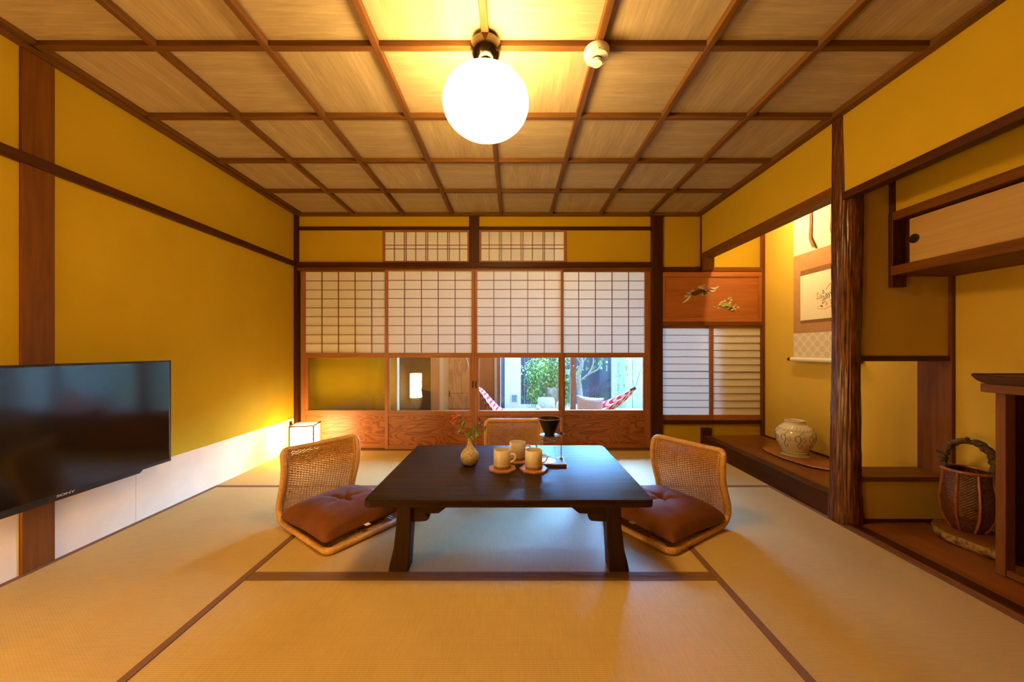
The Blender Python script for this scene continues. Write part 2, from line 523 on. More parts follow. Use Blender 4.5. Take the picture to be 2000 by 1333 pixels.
# paper sliding doors
CY = 3.42
def cz(v): return sz(v, CY)
def cx(u): return sx(u, CY)
BOARD = figured('door_board_cedar', (0.17, 0.040, 0.006), (0.34, 0.105, 0.020), (3.0, 3.0, 9.5), 9.0)
def shoji_door(n, label, u0, u1, pu0, pu1, gu0, gu1, cols, Y, pull=None):
    D = thing('door_%d' % n, label, 'sliding door', (0, 0, 0), kind='structure')
    x0, x1 = cx(u0), cx(u1); px0, px1 = cx(pu0), cx(pu1); gx0, gx1 = cx(gu0), cx(gu1)
    yb = Y + 0.03
    zt, zp1, zp0, zg1, zg0, zb1, zb0 = cz(528), cz(531), cz(689.5), cz(699), cz(802), cz(812), cz(869.5)
    box('stile', SHOJI['z'], D, x0, px0, Y, yb, 0.005, zt, 0.0015)
    box('stile', SHOJI['z'], D, px1, x1, Y, yb, 0.005, zt, 0.0015)
    box('top_rail', SHOJI['x'], D, px0, px1, Y+0.001, yb, zp1, zt, 0.001)
    box('middle_rail', SHOJI['x'], D, px0, px1, Y+0.001, yb, zg1, zp0, 0.002)
    box('lower_rail', SHOJI['x'], D, px0, px1, Y+0.001, yb, zb1, zg0, 0.002)
    box('bottom_rail', SHOJI['x'], D, px0, px1, Y+0.001, yb, 0.005, zb0, 0.002)
    box('glazing_bead', SHOJI['z'], D, px0, gx0, Y+0.003, yb-0.004, zg0, zg1, 0.001)
    box('glazing_bead', SHOJI['z'], D, gx1, px1, Y+0.003, yb-0.004, zg0, zg1, 0.001)
    o = MB().box(0, px1-px0, 0, 0.006, 0, zb1-zb0).build('wood_panel', BOARD, D, loc=(px0, Y+0.008, zb0))
    box('glass_pane', GLASS, D, gx0, gx1, Y+0.014, Y+0.017, zg0, zg1)
    box('paper', PAPER, D, px0-0.004, px1+0.004, Y+0.0125, Y+0.0132, zp0-0.004, zp1+0.004)
    for u in cols:
        box('lattice_bar', LATT, D, cx(u)-0.0032, cx(u)+0.0032, Y+0.0035, Y+0.0122, zp0, zp1)
    for k in range(1, 9):
        z = zp0 + (zp1-zp0)*k/9
        box('lattice_bar', LATT, D, px0, px1, Y+0.0045, Y+0.0122, z-0.0026, z+0.0026)
    if pull is not None:
        box('finger_pull', IRON, D, cx(pull)-0.007, cx(pull)+0.007, Y-0.002, Y+0.004, cz(758), cz(744), 0.002)
    return D
shoji_door(1, 'paper sliding door at the corner beside the floor lantern, plain wall behind its glass', 586.5, 758, 595, 753.5, 600, 752.5, (627.1, 659.5, 692.2, 724.8), 3.428)
shoji_door(2, 'paper sliding door whose glass shows a pale wooden door beyond', 753.5, 926.8, 759.5, 921.5, 762.7, 917.5, (791.3, 824, 856.6, 889.5), 3.394, 923.8)
shoji_door(3, 'paper sliding door whose glass shows bamboo and a stone basin', 927.2, 1100, 932.3, 1095, 935.7, 1090.3, (964.7, 997.3, 1030.6, 1062.8), 3.394, 929.8)
shoji_door(4, 'paper sliding door beside the thick dark post, hammock end behind its glass', 1095, 1271.5, 1100.5, 1260, 1104, 1257.5, (1130.7, 1163.4, 1196, 1228.5), 3.428)

# transom windows
def transom(n, label, u0, u1, pu0, pu1, bars, vt, vb, hor, outer=False):
    D = thing('window_%d' % n, label, 'transom window', (0, 0, 0), kind='structure')
    Y = YB - 0.012
    x0, x1, p0, p1 = bxx(u0), bxx(u1), bxx(pu0), bxx(pu1)
    zt, zb = bz(vt), bz(vb)
    box('stile', SHOJI['z'], D, x0, p0, Y, Y+0.025, bz(514), bz(449), 0.001)
    box('stile', SHOJI['z'], D, p1, x1, Y, Y+0.025, bz(514), bz(449), 0.001)
    box('top_rail', SHOJI['x'], D, p0, p1, Y, Y+0.025, zt, bz(449), 0.001)
    box('bottom_rail', SHOJI['x'], D, p0, p1, Y, Y+0.025, bz(514), zb, 0.001)
    box('paper', PAPER, D, p0-0.003, p1+0.003, Y+0.011, Y+0.0116, zb-0.003, zt+0.003)
    for u in bars:
        box('lattice_bar', LATT, D, bxx(u)-0.0032, bxx(u)+0.0032, Y+0.003, Y+0.0108, zb, zt)
        if outer:
            box('outer_bar', LATT, D, bxx(u)-0.008, bxx(u)+0.008, Y+0.055, Y+0.067, zb-0.02, zt+0.02)
    for v in hor:
        box('lattice_bar', LATT, D, p0, p1, Y+0.004, Y+0.0108, bz(v)-0.003, bz(v)+0.003)
    return D
transom(1, 'latticed paper transom window beside the plain plaster field over the first doors', 748, 916.5, 752.6, 913, (770.7, 790, 793.6, 812.4, 832, 835.6, 854.8, 874.3, 877.7, 897.7), 454, 510.5, (479.5, 486.7))
transom(2, 'latticed paper transom window with soft bar shadows from a lamp beyond', 936, 1106, 940, 1101, (955.5, 975.5, 979.3, 998.1, 1017.6, 1021.2, 1039.8, 1060.2, 1063.5, 1082.3), 453.5, 510, (479.1, 486.2), True)

# small sliding paper windows in the alcove's side
def low_window(n, label, u0, u1, pu0, pu1, Y, vs_):
    D = thing('window_%d' % n, label, 'paper window', (0, 0, 0), kind='structure')
    def z(v): return sz(v, Y)
    def x(u): return sx(u, Y)
    box('stile', SHOJI['z'], D, x(u0), x(pu0), Y, Y+0.02, z(821), z(637), 0.001)
    box('stile', SHOJI['z'], D, x(pu1), x(u1), Y, Y+0.02, z(821), z(637), 0.001)
    box('top_rail', SHOJI['x'], D, x(pu0), x(pu1), Y, Y+0.02, z(641.5), z(637), 0.001)
    box('bottom_rail', SHOJI['x'], D, x(pu0), x(pu1), Y, Y+0.02, z(821), z(811), 0.001)
    box('paper', PAPER, D, x(pu0)-0.003, x(pu1)+0.003, Y+0.009, Y+0.0096, z(811)-0.003, z(641.5)+0.003)
    for i, v in enumerate(vs_):
        h = 0.0042 if i == 5 else 0.0026
        box('lattice_bar', LATT, D, x(pu0), x(pu1), Y+0.002, Y+0.0088, z(v)-h, z(v)+h)
vs0 = [655, 669.3, 683.4, 697.5, 711.7, 726.0, 740, 754, 768.2, 782.3, 796.4]
low_window(3, 'small paper window with horizontal bars, beside the thick dark post, bluish in daylight', 1289, 1392, 1292, 1386, YB+0.012, vs0)
low_window(4, 'small paper window with horizontal bars, in the alcove corner, dim and olive', 1386.5, 1493, 1393.5, 1486, YB-0.010, [v+1.2 for v in vs0])

# right side: wall above the openings, lintels, alcove shell
R = MB()
R.box(XR, XR+0.09, 2.0, YB, 1.86, ZC+0.02)
R.box(XR, XR+0.06, -0.02, 2.0, 1.795, ZC+0.02)
R.box(XR, XR+0.60, YF-0.1, -0.02, -0.012, ZC+0.02)
wr = R.build('wall_right', WALL, None)
tag(wr, 'mustard plaster wall above the alcove openings', 'wall', kind='structure')
box('lintel', BROWN['y'], wr, XR-0.002, XR+0.092, 2.0, YB-0.02, 1.813, 1.866, 0.003)
box('lintel', DARK['y'], wr, XR-0.012, XR+0.045, -0.02, 1.945, 1.760, 1.801, 0.003)
W2 = MB().box(XT, XT+0.1, YF-0.1, YB+0.05, -0.12, ZC+0.3)
W2.box(XR+0.09, XT, 2.0, YB, ZC+0.012, ZC+0.16)
wa = W2.build('wall_alcove', WALLT, None)
tag(wa, 'pale ochre plaster wall at the rear of both alcoves', 'wall', kind='structure')

# partition between the alcoves: plaster fields, rails, window opening
pa = MB().box(1.885, XT, YS-0.02, YS+0.03, sz(697, 1.95), ZC+0.01).build('wall_partition', plaster('partition_plaster', (0.44, 0.285, 0.05)), None)
tag(pa, 'brown plaster partition beside the log pillar with a framed opening', 'wall', kind='structure')
YP = YS-0.02
MB().box(1.885, XT, YP, YS+0.03, 0.02, sz(941, YP)).build('lower_field', plaster('partition_plaster', (0.44, 0.285, 0.05)), pa)
box('upper_rail', DARK['x'], pa, 1.88, XT-0.02, YP-0.008, YS+0.04, sz(706, YP), sz(695.5, YP), 0.002)
box('sill', BROWN['x'], pa, 1.88, XT-0.02, YP-0.008, YS+0.14, sz(941, YP), sz(931, YP), 0.002)
box('post', BROWN['z'], pa, XT-0.022, XT+0.0, YP-0.016, YS+0.13, 0.02, ZC, 0.002)
box('base_rail', DARK['x'], pa, 1.88, XT-0.02, YP-0.006, YS+0.02, 0.010, 0.028, 0.001)

# alcove floors
TOKO = wood('alcove_plank', (0.085, 0.023, 0.006), (0.28, 0.092, 0.022), 'y', 16, 0.28, 0.4, 0.06, (0.3, 0.7))
fa = box('floor_alcove', TOKO, None, XR+0.07, XT, 2.0, YB, 0.06, 0.130)
tag(fa, 'raised polished plank floor of the picture alcove', 'floor', kind='structure')
box('front_sill', DARK['y'], fa, XR+0.001, XR+0.072, 2.03, YB, -0.01, 0.1315, 0.004)
box('sill_end_block', DARK['z'], fa, XR-0.002, XR+0.09, YB-0.035, YB+0.0, 0.0, 0.205, 0.003)
box('rear_strip', DARK['y'], fa, XT-0.012, XT, 2.0, YB, 0.13, 0.142)
fs = box('floor_side_alcove', TOKO, None, XR+0.001, XT, YF, 2.0, -0.04, 0.010)
tag(fs, 'dark polished plank floor of the side alcove', 'floor', kind='structure')
box('edge_strip', DARK['y'], fs, XR+0.0015, XR+0.06, YF, 2.0, 0.0, 0.014, 0.002)

# natural log pillar
def log_pillar():
    m = MB(); rings = []
    zs = [i*2.24/150 for i in range(151)]
    n = 112
    for z in zs:
        base = 0.0625 + 0.012*math.exp(-z/0.12) + 0.0022*math.sin(z*4.1+1.0)
        ox = 0.0 ; oy = 0.006*math.sin(z*2.3+0.6)
        ring = []
        for k in range(n):
            a = 2*math.pi*k/n
            c, s = math.cos(a), math.sin(a)
            g = noise.noise(Vector((c*5.2, s*5.2, z*1.5)))
            g2 = noise.noise(Vector((c*13+7, s*13, z*3.2)))
            ridge = (1-abs(g))**3*0.0045 + (1-abs(g2))**2*0.0035
            low = 0.002*noise.noise(Vector((c*1.2, s*1.2, z*1.8+9)))
            r = base + ridge - 0.005 + low
            ring.append((ox+r*c, oy+r*s, z))
        rings.append(ring)
    m.rings(rings)
    t = NT('log_bark')
    vec = t.coords((1, 1, 0.12))
    nz = t.noise(vec, 70, 5, 0.6)
    col = t.ramp(nz, [(0.30, (0.022, 0.006, 0.002)), (0.55, (0.11, 0.030, 0.006)), (0.78, (0.26, 0.085, 0.020))])
    t.principled(col, 0.27, 0.5, 0.0, nz, 0.35, 0.004)
    return m.build('log_pillar', t.m, None, smooth=False, loc=(1.846, 1.985, -0.005))
lp = log_pillar()
lp.data.shade_smooth()
tag(lp, 'rough grooved natural log pillar, varnished red-brown, at the corner of the alcove', 'pillar')

# ------------------------------------------------------------------ veranda and garden beyond the doors
vf = box('floor_veranda', wood('veranda_plank', (0.22, 0.12, 0.06), (0.42, 0.26, 0.14), 'x', 30, 0.4), None, -2.2, 2.75, YB+0.06, 5.80, -0.12, -0.005)
tag(vf, 'plank floor of the veranda beyond the paper doors', 'floor', kind='structure')
vc = box('ceiling_veranda', plain('veranda_ceiling_boards', (0.45, 0.30, 0.17), 0.7, vary=0.1), None, -2.3, 2.85, YB+0.05, 5.05, 2.28, 2.40)
tag(vc, 'boarded ceiling over the veranda', 'ceiling', kind='structure')
vw = MB()
vw.box(-2.3, -1.19, YB+0.20, YB+0.26, -0.12, 2.3)
vw.box(1.97, 2.72, YB+0.075, YB+0.13, -0.12, 2.3)  # unseen wall added to block daylight behind the alcove-corner paper window
vwo = vw.build('wall_veranda_and_blocker', WALL, None)
tag(vwo, 'mustard plaster wall close behind the first glass pane, and an added unseen wall dimming the alcove-corner paper window', 'wall', kind='structure')
box('end_post', plain('beige_end_post', (0.40, 0.33, 0.22), 0.8), vwo, -1.195, -1.172, YB+0.195, YB+0.265, -0.005, 2.28)
box('cross_lintel', BROWN['x'], vc, -0.2, 2.75, 4.68, 4.76, 1.98, 2.30, 0.003)
SIDEW = plain('pale_veranda_plaster', (0.78, 0.70, 0.58), 0.9, 0.2, vary=0.04, vscale=5)
s2 = MB()
s2.box(-0.245, -0.205, 4.72, 5.86, -0.12, 2.3)
s2.box(-2.3, -0.245, 5.80, 5.86, -0.12, 2.3)
s2.box(-2.3, -2.2, YB+0.05, 5.86, -0.12, 2.3)
s2.box(-2.3, -0.2, 5.05, 5.86, 2.28, 2.40)
s2.box(2.70, 2.80, YB+0.05, 4.78, -0.12, 2.3)
s2.box(-1.13, -1.03, 5.3, 5.80, -0.12, 2.3)
so = s2.build('wall_washroom', SIDEW, None)
tag(so, 'pale plaster walls around the passage beyond the doors', 'wall', kind='structure')
PALE = wood('pale_door_cypress', (0.46, 0.235, 0.10), (0.66, 0.38, 0.19), 'z', 26, 0.45, 0.4, 0.05)
PALE2 = figured('pale_door_flame', (0.47, 0.235, 0.10), (0.68, 0.39, 0.19), (7, 7, 1.6), 5.0, 0.45, 'z')
def slab_door(n, label, x0, x1, y, mat, line_z=None, handle=None):
    D = thing('door_%d' % n, label, 'door', (0, 0, 0), kind='structure')
    if line_z:
        box('lower_board', mat, D, x0, x1, y, y+0.03, 0.0, line_z-0.003, 0.002)
        box('upper_board', mat, D, x0, x1, y, y+0.03, line_z+0.003, 2.0, 0.002)
    else:
        box('board', mat, D, x0, x1, y, y+0.03, 0.0, 2.0, 0.002)
    if handle:
        box('pull_recess', IRON, D, handle[0]-0.009, handle[0]+0.009, y-0.004, y+0.004, handle[1]-0.05, handle[1]+0.05, 0.002)
slab_door(5, 'pale flame-grained wooden door beyond the second glass pane', -1.03, -0.66, 5.76, PALE2, 0.245, (-1.022, 0.235))
slab_door(6, 'tan wooden door beyond the third glass pane, partly behind the hammock', -0.655, -0.305, 5.74, wood('tan_door', (0.36, 0.15, 0.06), (0.52, 0.25, 0.11), 'z', 26, 0.45), None)
slab_door(7, 'narrow reddish-brown door edge with a dark pull, beside the bright opening', -0.305, -0.247, 5.70, BROWN['z'], None, (-0.277, 0.69))
box('door_post', wood('orange_post', (0.42, 0.18, 0.07), (0.60, 0.30, 0.13), 'z', 30, 0.45), so, sx(842, 5.2), sx(856.5, 5.2), 5.17, 5.27, -0.005, 2.3, 0.004)
box('dark_panelling', plain('grey_brown_panel', (0.20, 0.13, 0.085), 0.6, vary=0.1), so, -2.2, -1.14, 5.70, 5.76, 0.0, 2.2, 0.003)

# veranda glazing toward the garden
gw = thing('window_5', 'tall glass doors between veranda and garden with reddish-brown posts', 'glass door', kind='structure')
RB = plain('redwood_post', (0.22, 0.075, 0.035), 0.5, vary=0.15)
for x0, x1 in ((0.752, 0.822), (2.62, 2.70), (-0.205, -0.165)):
    box('post', RB, gw, x0, x1, 4.68, 4.75, -0.005, 1.98, 0.003)
for x0, x1 in ((-0.165, 0.752), (0.822, 2.62)):
    box('glass_pane', GLASS, gw, x0, x1, 4.70, 4.704, 0.02, 1.97)
    box('bottom_rail', RB, gw, x0, x1, 4.685, 4.72, -0.005, 0.025, 0.002)
kb = MB().ball((0.785, 4.672, sz(715, 4.67)), 0.012, n=12, m=8).build('knob', BRASS, gw, True)

gr = MB(); rng = random.Random(3)
gd = box('garden_ground', plain('gravel', (0.36, 0.33, 0.27), 0.9, vary=0.35, vscale=45, bump=0.8, bscale=60), None, -3.0, 4.2, 4.78, 8.2, -0.30, -0.12)
tag(gd, 'pale gravel ground of the small garden', 'ground', kind='structure')
peb = MB()
for i in range(900):
    x = rng.uniform(-0.15, 2.6); y = rng.uniform(5.1, 6.95); r = rng.uniform(0.012, 0.03)
    peb.ball((x, y, -0.118), r, r*rng.uniform(.7, 1), r*0.6, 7, 4)
pb = peb.build('pebbles', plain('pebble_grey', (0.38, 0.35, 0.29), 0.8, vary=0.3, vscale=9), None, True)
tag(pb, 'loose grey pebbles scattered over the garden floor', 'gravel', kind='stuff')

def board_fence(name, label, x0, x1, y, z1, mats, w, axis='x', cap=True):
    F = thing(name, label, 'fence', (0, 0, 0))
    k = 0; x = x0
    rr = random.Random(len(label))
    while x < x1 - 0.01:
        ww = min(w*rr.uniform(0.8, 1.2), x1-x)
        d = rr.uniform(-0.006, 0.006)
        box('board', mats[k % len(mats)], F, x+0.003, x+ww-0.003, y+d, y+d+0.025, -0.15, z1, 0.002)
        x += ww; k += 1
    if cap: box('cap_rail', mats[0], F, x0, x1, y-0.02, y+0.05, z1, z1+0.05, 0.003)
    return F
CH = [plain('charred_board_%d' % i, c, 0.6, vary=0.25, vscale=14, bump=0.3, bscale=40) for i, c in enumerate([(0.020, 0.024, 0.032), (0.028, 0.032, 0.042), (0.016, 0.018, 0.024)])]
board_fence('charred_fence', 'dark charred board fence at the rear of the garden', 0.10, 2.12, 7.0, 1.75, CH, 0.125)
BM = [plain('pale_board_%d' % i, c, 0.7, vary=0.12, vscale=10) for i, c in enumerate([(0.30, 0.27, 0.16), (0.22, 0.24, 0.17), (0.33, 0.27, 0.14), (0.25, 0.26, 0.19)])]
board_fence('pale_fence', 'pale greenish board fence behind the hammock end', sx(1194, 6.4), 3.3, 6.4, 1.7, BM, 0.115)
cw = MB().box(-0.14, 0.13, 6.0, 6.22, -0.2, 2.1).build('garden_pier', plain('cream_render', (0.52, 0.44, 0.31), 0.9, vary=0.03), None, bevel=0.004)
tag(cw, 'bright cream rendered wall pier beyond the hammock', 'pier')
ct = MB().box(sx(1000, 5.995), sx(1009.5, 5.995), 5.985, 6.0, sz(785, 5.995), sz(772, 5.995)).build('outdoor_switch', plain('blue_grey_metal', (0.10, 0.17, 0.23), 0.3, 0.5, 0.5), None, bevel=0.003)
tag(ct, 'small blue-grey square cover plate on the cream pier', 'cover plate')
dg = MB().box(sx(978.5, 6.1), sx(986.5, 6.1), 6.02, 6.06, -0.15, 2.0).build('dark_glazing', plain('dark_glazing', (0.03, 0.06, 0.08), 0.1, 0.5), None, bevel=0.003)
tag(dg, 'narrow dark glazed strip beside the cream pier', 'glazing')
sw = MB().box(-0.32, -0.205, 5.90, 6.0, -0.2, 2.1).box(-0.32, -0.25, 5.86, 8.2, -0.2, 2.1).box(3.3, 3.4, 4.78, 8.2, -0.2, 1.9).box(-0.32, 3.4, 7.5, 7.6, -0.2, 1.7).build('wall_garden', plain('garden_render', (0.46, 0.40, 0.29), 0.9), None)
tag(sw, 'pale rendered walls enclosing the garden', 'wall', kind='structure')
# ------------------------------------------------------------------ low table
TX0, TX1, TY0, TY1, TZ = -0.619, 0.583, 1.47, 2.32, 0.33
TW = {a: wood('old_dark_elm_'+a, (0.010, 0.005, 0.002), (0.050, 0.022, 0.009), a, 34, 0.36, 0.10, 1.0, (0.3, 0.78)) for a in 'xz'}
tb = thing('low_table', 'low dark wooden table with curved legs in the middle of the room', 'table', ((TX0+TX1)/2, (TY0+TY1)/2, 0.0004))
ox, oy = (TX0+TX1)/2, (TY0+TY1)/2
MB().prism(round_rect(TX0-ox, TX1-ox, TY0-oy, TY1-oy, 0.03), 'z', TZ-0.032, TZ).build('tabletop', TW['x'], tb, bevel=0.006)
def leg_outline(s):
    zt = TZ-0.03
    inner = [(0.428, 0.0), (0.424, 0.08), (0.418, 0.18), (0.416, zt)]
    outer = [(0.478, zt), (0.480, 0.2), (0.492, 0.10), (0.508, 0.035), (0.514, 0.0)]
    p = inner + outer
    return [(s*x, z) for x, z in p]
for s in (-1, 1):
    for ya, yb_ in ((TY0+0.055, TY0+0.125), (TY1-0.125, TY1-0.055)):
        p = leg_outline(s)
        MB().prism(p if s > 0 else p[::-1], 'y', ya-oy, yb_-oy).build('leg', TW['z'], tb, bevel=0.005)
        q = [(0.426, 0.297), (0.426, 0.2086), (0.385, 0.2090), (0.356, 0.2108), (0.345, 0.219), (0.343, 0.2284), (0.352, 0.237), (0.360, 0.2416),
             (0.302, 0.2438), (0.285, 0.257), (0.262, 0.275), (0.245, 0.297)]
        q = [(s*x, z) for x, z in q]
        MB().prism(q if s < 0 else q[::-1], 'y', ya-oy+0.015, ya-oy+0.045).build('bracket', TW['x'], tb, bevel=0.003)

# ------------------------------------------------------------------ rattan floor chairs
RATD, RATL = (0.30, 0.125, 0.022), (0.62, 0.33, 0.085)
RAT = weave_wrap('rattan_cane', RATD, RATL)
def wrapped(name):
    t = NT(name); vec = t.coords()
    n = t.noise(vec, 60, 3)
    w = t.node('ShaderNodeTexWave', bands_direction='DIAGONAL'); w.inputs['Scale'].default_value = 75; w.inputs['Distortion'].default_value = 1.5
    t.link(vec, w.inputs['Vector'])
    c = t.ramp(t.math('ADD', t.math('MULTIPLY', n, 0.6), t.math('MULTIPLY', w.outputs['Fac'], 0.4)), [(0.2, (0.36, 0.16, 0.03)), (0.75, (0.70, 0.40, 0.11))])
    t.principled(c, 0.38, 0.5, 0.0, w.outputs['Fac'], 0.4, 0.002)
    return t.m
WRAP = wrapped('rattan_wrapped_rim')
PROF = catmull([(0.480, 0, 0.018), (0.36, 0, 0.018), (0.20, 0, 0.018), (0.06, 0, 0.018), (0.005, 0, 0.024), (-0.030, 0, 0.048), (-0.041, 0, 0.085),
                (-0.030, 0, 0.135), (-0.006, 0, 0.195), (0.013, 0, 0.255), (0.019, 0, 0.320), (0.010, 0, 0.372), (-0.006, 0, 0.406)], 8)
ACC = [0.0]
for a, b in zip(PROF, PROF[1:]): ACC.append(ACC[-1] + (b-a).length)
SLEN = ACC[-1]; HW = 0.212
def on_profile(s, y, off=0.0):
    s = min(max(s, 0.0), SLEN)
    i = 0
    lo, hi = 0, len(ACC)-2
    while lo < hi:
        mid = (lo+hi+1)//2
        if ACC[mid] <= s: lo = mid
        else: hi = mid-1
    i = lo
    t = (s-ACC[i])/max(ACC[i+1]-ACC[i], 1e-9)
    p = PROF[i].lerp(PROF[i+1], t)
    tg = (PROF[i+1]-PROF[i]).normalized()
    nr = Vector((-tg.z, 0, tg.x))   # toward the sitter
    nr = -nr if nr.z < -0.5 else nr
    if tg.z > 0.3 and nr.x < 0: nr = -nr
    back = min(max((s-0.55)/0.3, 0), 1)
    bow = -0.020*(1-(y/HW)**2)*back            # the backrest is slightly dished
    dip = -0.008*(1-(y/HW)**2)*min(max((s-0.75)/0.15, 0), 1)
    return Vector((p.x + bow + nr.x*off, y, p.z + dip + nr.z*off))
def make_chair(label):
    t = thing('floor_chair', label, 'floor chair', group='rattan legless floor chairs around the table')
    r = 0.035; path = []
    for cs, cy, a0 in ((SLEN-r, HW-r, 0), (r, HW-r, 90), (r, -HW+r, 180), (SLEN-r, -HW+r, 270)):
        for i in range(6):
            a = math.radians(a0 + 90*i/5)
            path.append((cs + r*math.cos(a), cy + r*math.sin(a)))
    full = []
    for (s0, y0_), (s1, y1_) in zip(path, path[1:]+path[:1]):
        L = math.hypot(s1-s0, y1_-y0_); k = max(1, int(L/0.018))
        for j in range(k): full.append((s0+(s1-s0)*j/k, y0_+(y1_-y0_)*j/k))
    MB().tube([on_profile(s, y) for s, y in full], 0.0150, 12, loop=True).build('rim', WRAP, t, smooth=True)
    st = MB(); NY = 26
    ys_ = [-HW+0.012 + (2*HW-0.024)*k/(NY-1) for k in range(NY)]
    for y in ys_:
        st.tube([on_profile(SLEN*j/60, y) for j in range(1, 60)], 0.0026, 5)
    st.build('stakes', RAT, t, smooth=True)['kind'] = 'stuff'
    wv = MB(); s = 0.020; row = 0
    while s < SLEN-0.015:
        pts = []
        for k in range(NY):
            off = 0.0042 if (k+row) % 2 == 0 else -0.0042
            pts.append(on_profile(s, ys_[k], off))
            if k < NY-1: pts.append(on_profile(s, (ys_[k]+ys_[k+1])/2, 0))
        wv.tube(pts, 0.0030, 4)
        z = on_profile(s, 0).z
        s += 0.0070 if 0.13 < z < 0.30 else 0.0060
        row += 1
    wv.build('woven_cane', RAT, t)['kind'] = 'stuff'
    # inner beading next to the rim
    for sgn in (-1, 1):
        MB().tube([on_profile(SLEN*j/50, sgn*(HW-0.022), 0.003) for j in range(1, 50)], 0.004, 6).build('edge_cane', WRAP, t, smooth=True)
    return t
ch1 = make_chair('rattan floor chair nearest the floor lantern and the television')
ch1.location = (-1.238, 1.922, 0.0)
def place(o, nx, ny, fx, fy):
    # (nx, ny): near bend corner on the floor; (fx, fy): facing; y' axis is 90 degrees left of facing
    rot = math.atan2(fy, fx)
    return rot
aL = math.atan2(-0.585, 0.811)
side = Vector((-math.sin(aL), math.cos(aL)))
c = Vector((-1.238, 1.922)) + side*HW
ch1.location = (c.x, c.y, 0.0); ch1.rotation_euler = (0, 0, aL)
aR = math.atan2(-0.551, -0.834)
side = Vector((-math.sin(aR), math.cos(aR)))
c2 = Vector((1.125, 1.907)) - side*HW
ch2 = copy_tree(ch1, 'rattan floor chair on the alcove side of the table', (c2.x, c2.y, 0.0), aR)
ch3 = copy_tree(ch1, 'rattan floor chair behind the table, its back toward the paper doors', (0.005, 2.755, 0.0), math.radians(-90))

# cushions
VEL = NT('brown_velvet')
_v = VEL.coords(); _n = VEL.noise(_v, 7, 3)
_c = VEL.ramp(_n, [(0.3, (0.105, 0.029, 0.004)), (0.7, (0.165, 0.050, 0.007))])
_lw = VEL.node('ShaderNodeLayerWeight'); _lw.inputs[0].default_value = 0.35
VEL.principled(_c, 0.75, 0.2, 0.0, VEL.noise(_v, 220, 2), 0.15, 0.001, Sheen_Weight=0.12, Sheen_Roughness=0.4)
VELVET = VEL.m
def make_cushion(label):
    t = thing('floor_cushion', label, 'cushion', group='brown velvet cushions on the rattan chairs')
    N = 44; S = 0.221; top = []; m = MB()
    def pos(i, j, side_):
        a, b = -1+2*i/N, -1+2*j/N
        pinch_a = 1-0.075*(1-b*b)*abs(a)**3; pinch_b = 1-0.075*(1-a*a)*abs(b)**3
        # keep a soft corner
        rr = 1-0.05*(abs(a)**8*abs(b)**8)
        x, y = a*S*1.05*pinch_b*0 + a*S*1.05*(1-0.07*(1-b*b))*rr, b*S*1.05*(1-0.07*(1-a*a))*rr
        e = max(0.0, (1-abs(a)**3.2))**0.42 * max(0.0, (1-abs(b)**3.2))**0.42
        d = math.hypot(a, b); ang = math.atan2(b, a)
        tuft = math.exp(-(d/0.105)**2)
        crease = (0.20*math.exp(-(d/0.42)**2)*(0.5+0.5*math.cos(5*ang+0.6))**3 + 0.10*math.exp(-(d/0.3)**2))*(1-tuft)
        wr = 0.03*noise.noise(Vector((a*3, b*3, side_*5.0)))
        h = e*(1+wr) - 0.50*tuft*e - crease*e
        return (x, y, 0.034 + (0.094*h if side_ > 0 else -0.032*min(1, e*1.15)))
    for side_ in (1, -1):
        vs_ = [pos(i, j, side_) for i in range(N+1) for j in range(N+1)]
        fs_ = []
        for i in range(N):
            for j in range(N):
                q = (i*(N+1)+j, (i+1)*(N+1)+j, (i+1)*(N+1)+j+1, i*(N+1)+j+1)
                fs_.append(q if side_ > 0 else q[::-1])
        m.add(vs_, fs_)
    o = m.build('velvet_cover', VELVET, t); o.data.shade_smooth()
    tt = MB(); zc = pos(N//2, N//2, 1)[2]
    for k in range(6):
        a = k*1.05; tt.tube([(0, 0, zc-0.004), (0.010*math.cos(a), 0.010*math.sin(a), zc+0.004)], 0.0012, 5)
    tt.ball((0, 0, zc), 0.006, n=10, m=6).build('tuft_knot', VELVET, t, smooth=True)
    box('care_tag', plain('white_tag', (0.8, 0.8, 0.78), 0.6), t, 0.205, 0.240, -0.02, 0.005, 0.032, 0.034)
    return t
def on_chair(chair, fwd):
    a = chair.rotation_euler[2]
    return (chair.location[0]+math.cos(a)*fwd, chair.location[1]+math.sin(a)*fwd, 0.027)
cu1 = make_cushion('plump brown velvet cushion on the chair nearest the lantern')
cu1.location = on_chair(ch1, 0.232); cu1.rotation_euler = (0, 0, aL+0.03)
cu2 = copy_tree(cu1, 'plump brown velvet cushion on the chair beside the alcove', on_chair(ch2, 0.232), aR-0.04)

# ------------------------------------------------------------------ things on the table
t = thing('bud_vase', 'small speckled olive-beige bud vase with a thin neck on the table', 'vase', (-0.232, 1.925, TZ))
def speckle(name, base, dots, scale=60, rough=0.35):
    n = NT(name); v = n.coords()
    a = n.noise(v, scale, 4, 0.7); b = n.noise(v, 9, 2)
    c = n.ramp(a, [(0.38, dots), (0.55, base)])
    c = n.mixc(n.math('MULTIPLY', b, 0.35), c, tuple(x*0.6 for x in base))
    n.principled(c, rough, 0.5, 0.0, a, 0.1, 0.001)
    return n.m
pv = [(0.001, 0.0), (0.022, 0.0), (0.034, 0.006), (0.046, 0.025), (0.0495, 0.045), (0.046, 0.064), (0.034, 0.082), (0.020, 0.097), (0.0125, 0.112), (0.0105, 0.130), (0.0115, 0.145), (0.0155, 0.152),
      (0.0135, 0.1525), (0.009, 0.145), (0.008, 0.12), (0.004, 0.10)]
MB().lathe(pv, 40, cap1=True).build('stoneware_body', speckle('speckled_stoneware', (0.50, 0.42, 0.25), (0.22, 0.15, 0.06), 110), t, smooth=True)

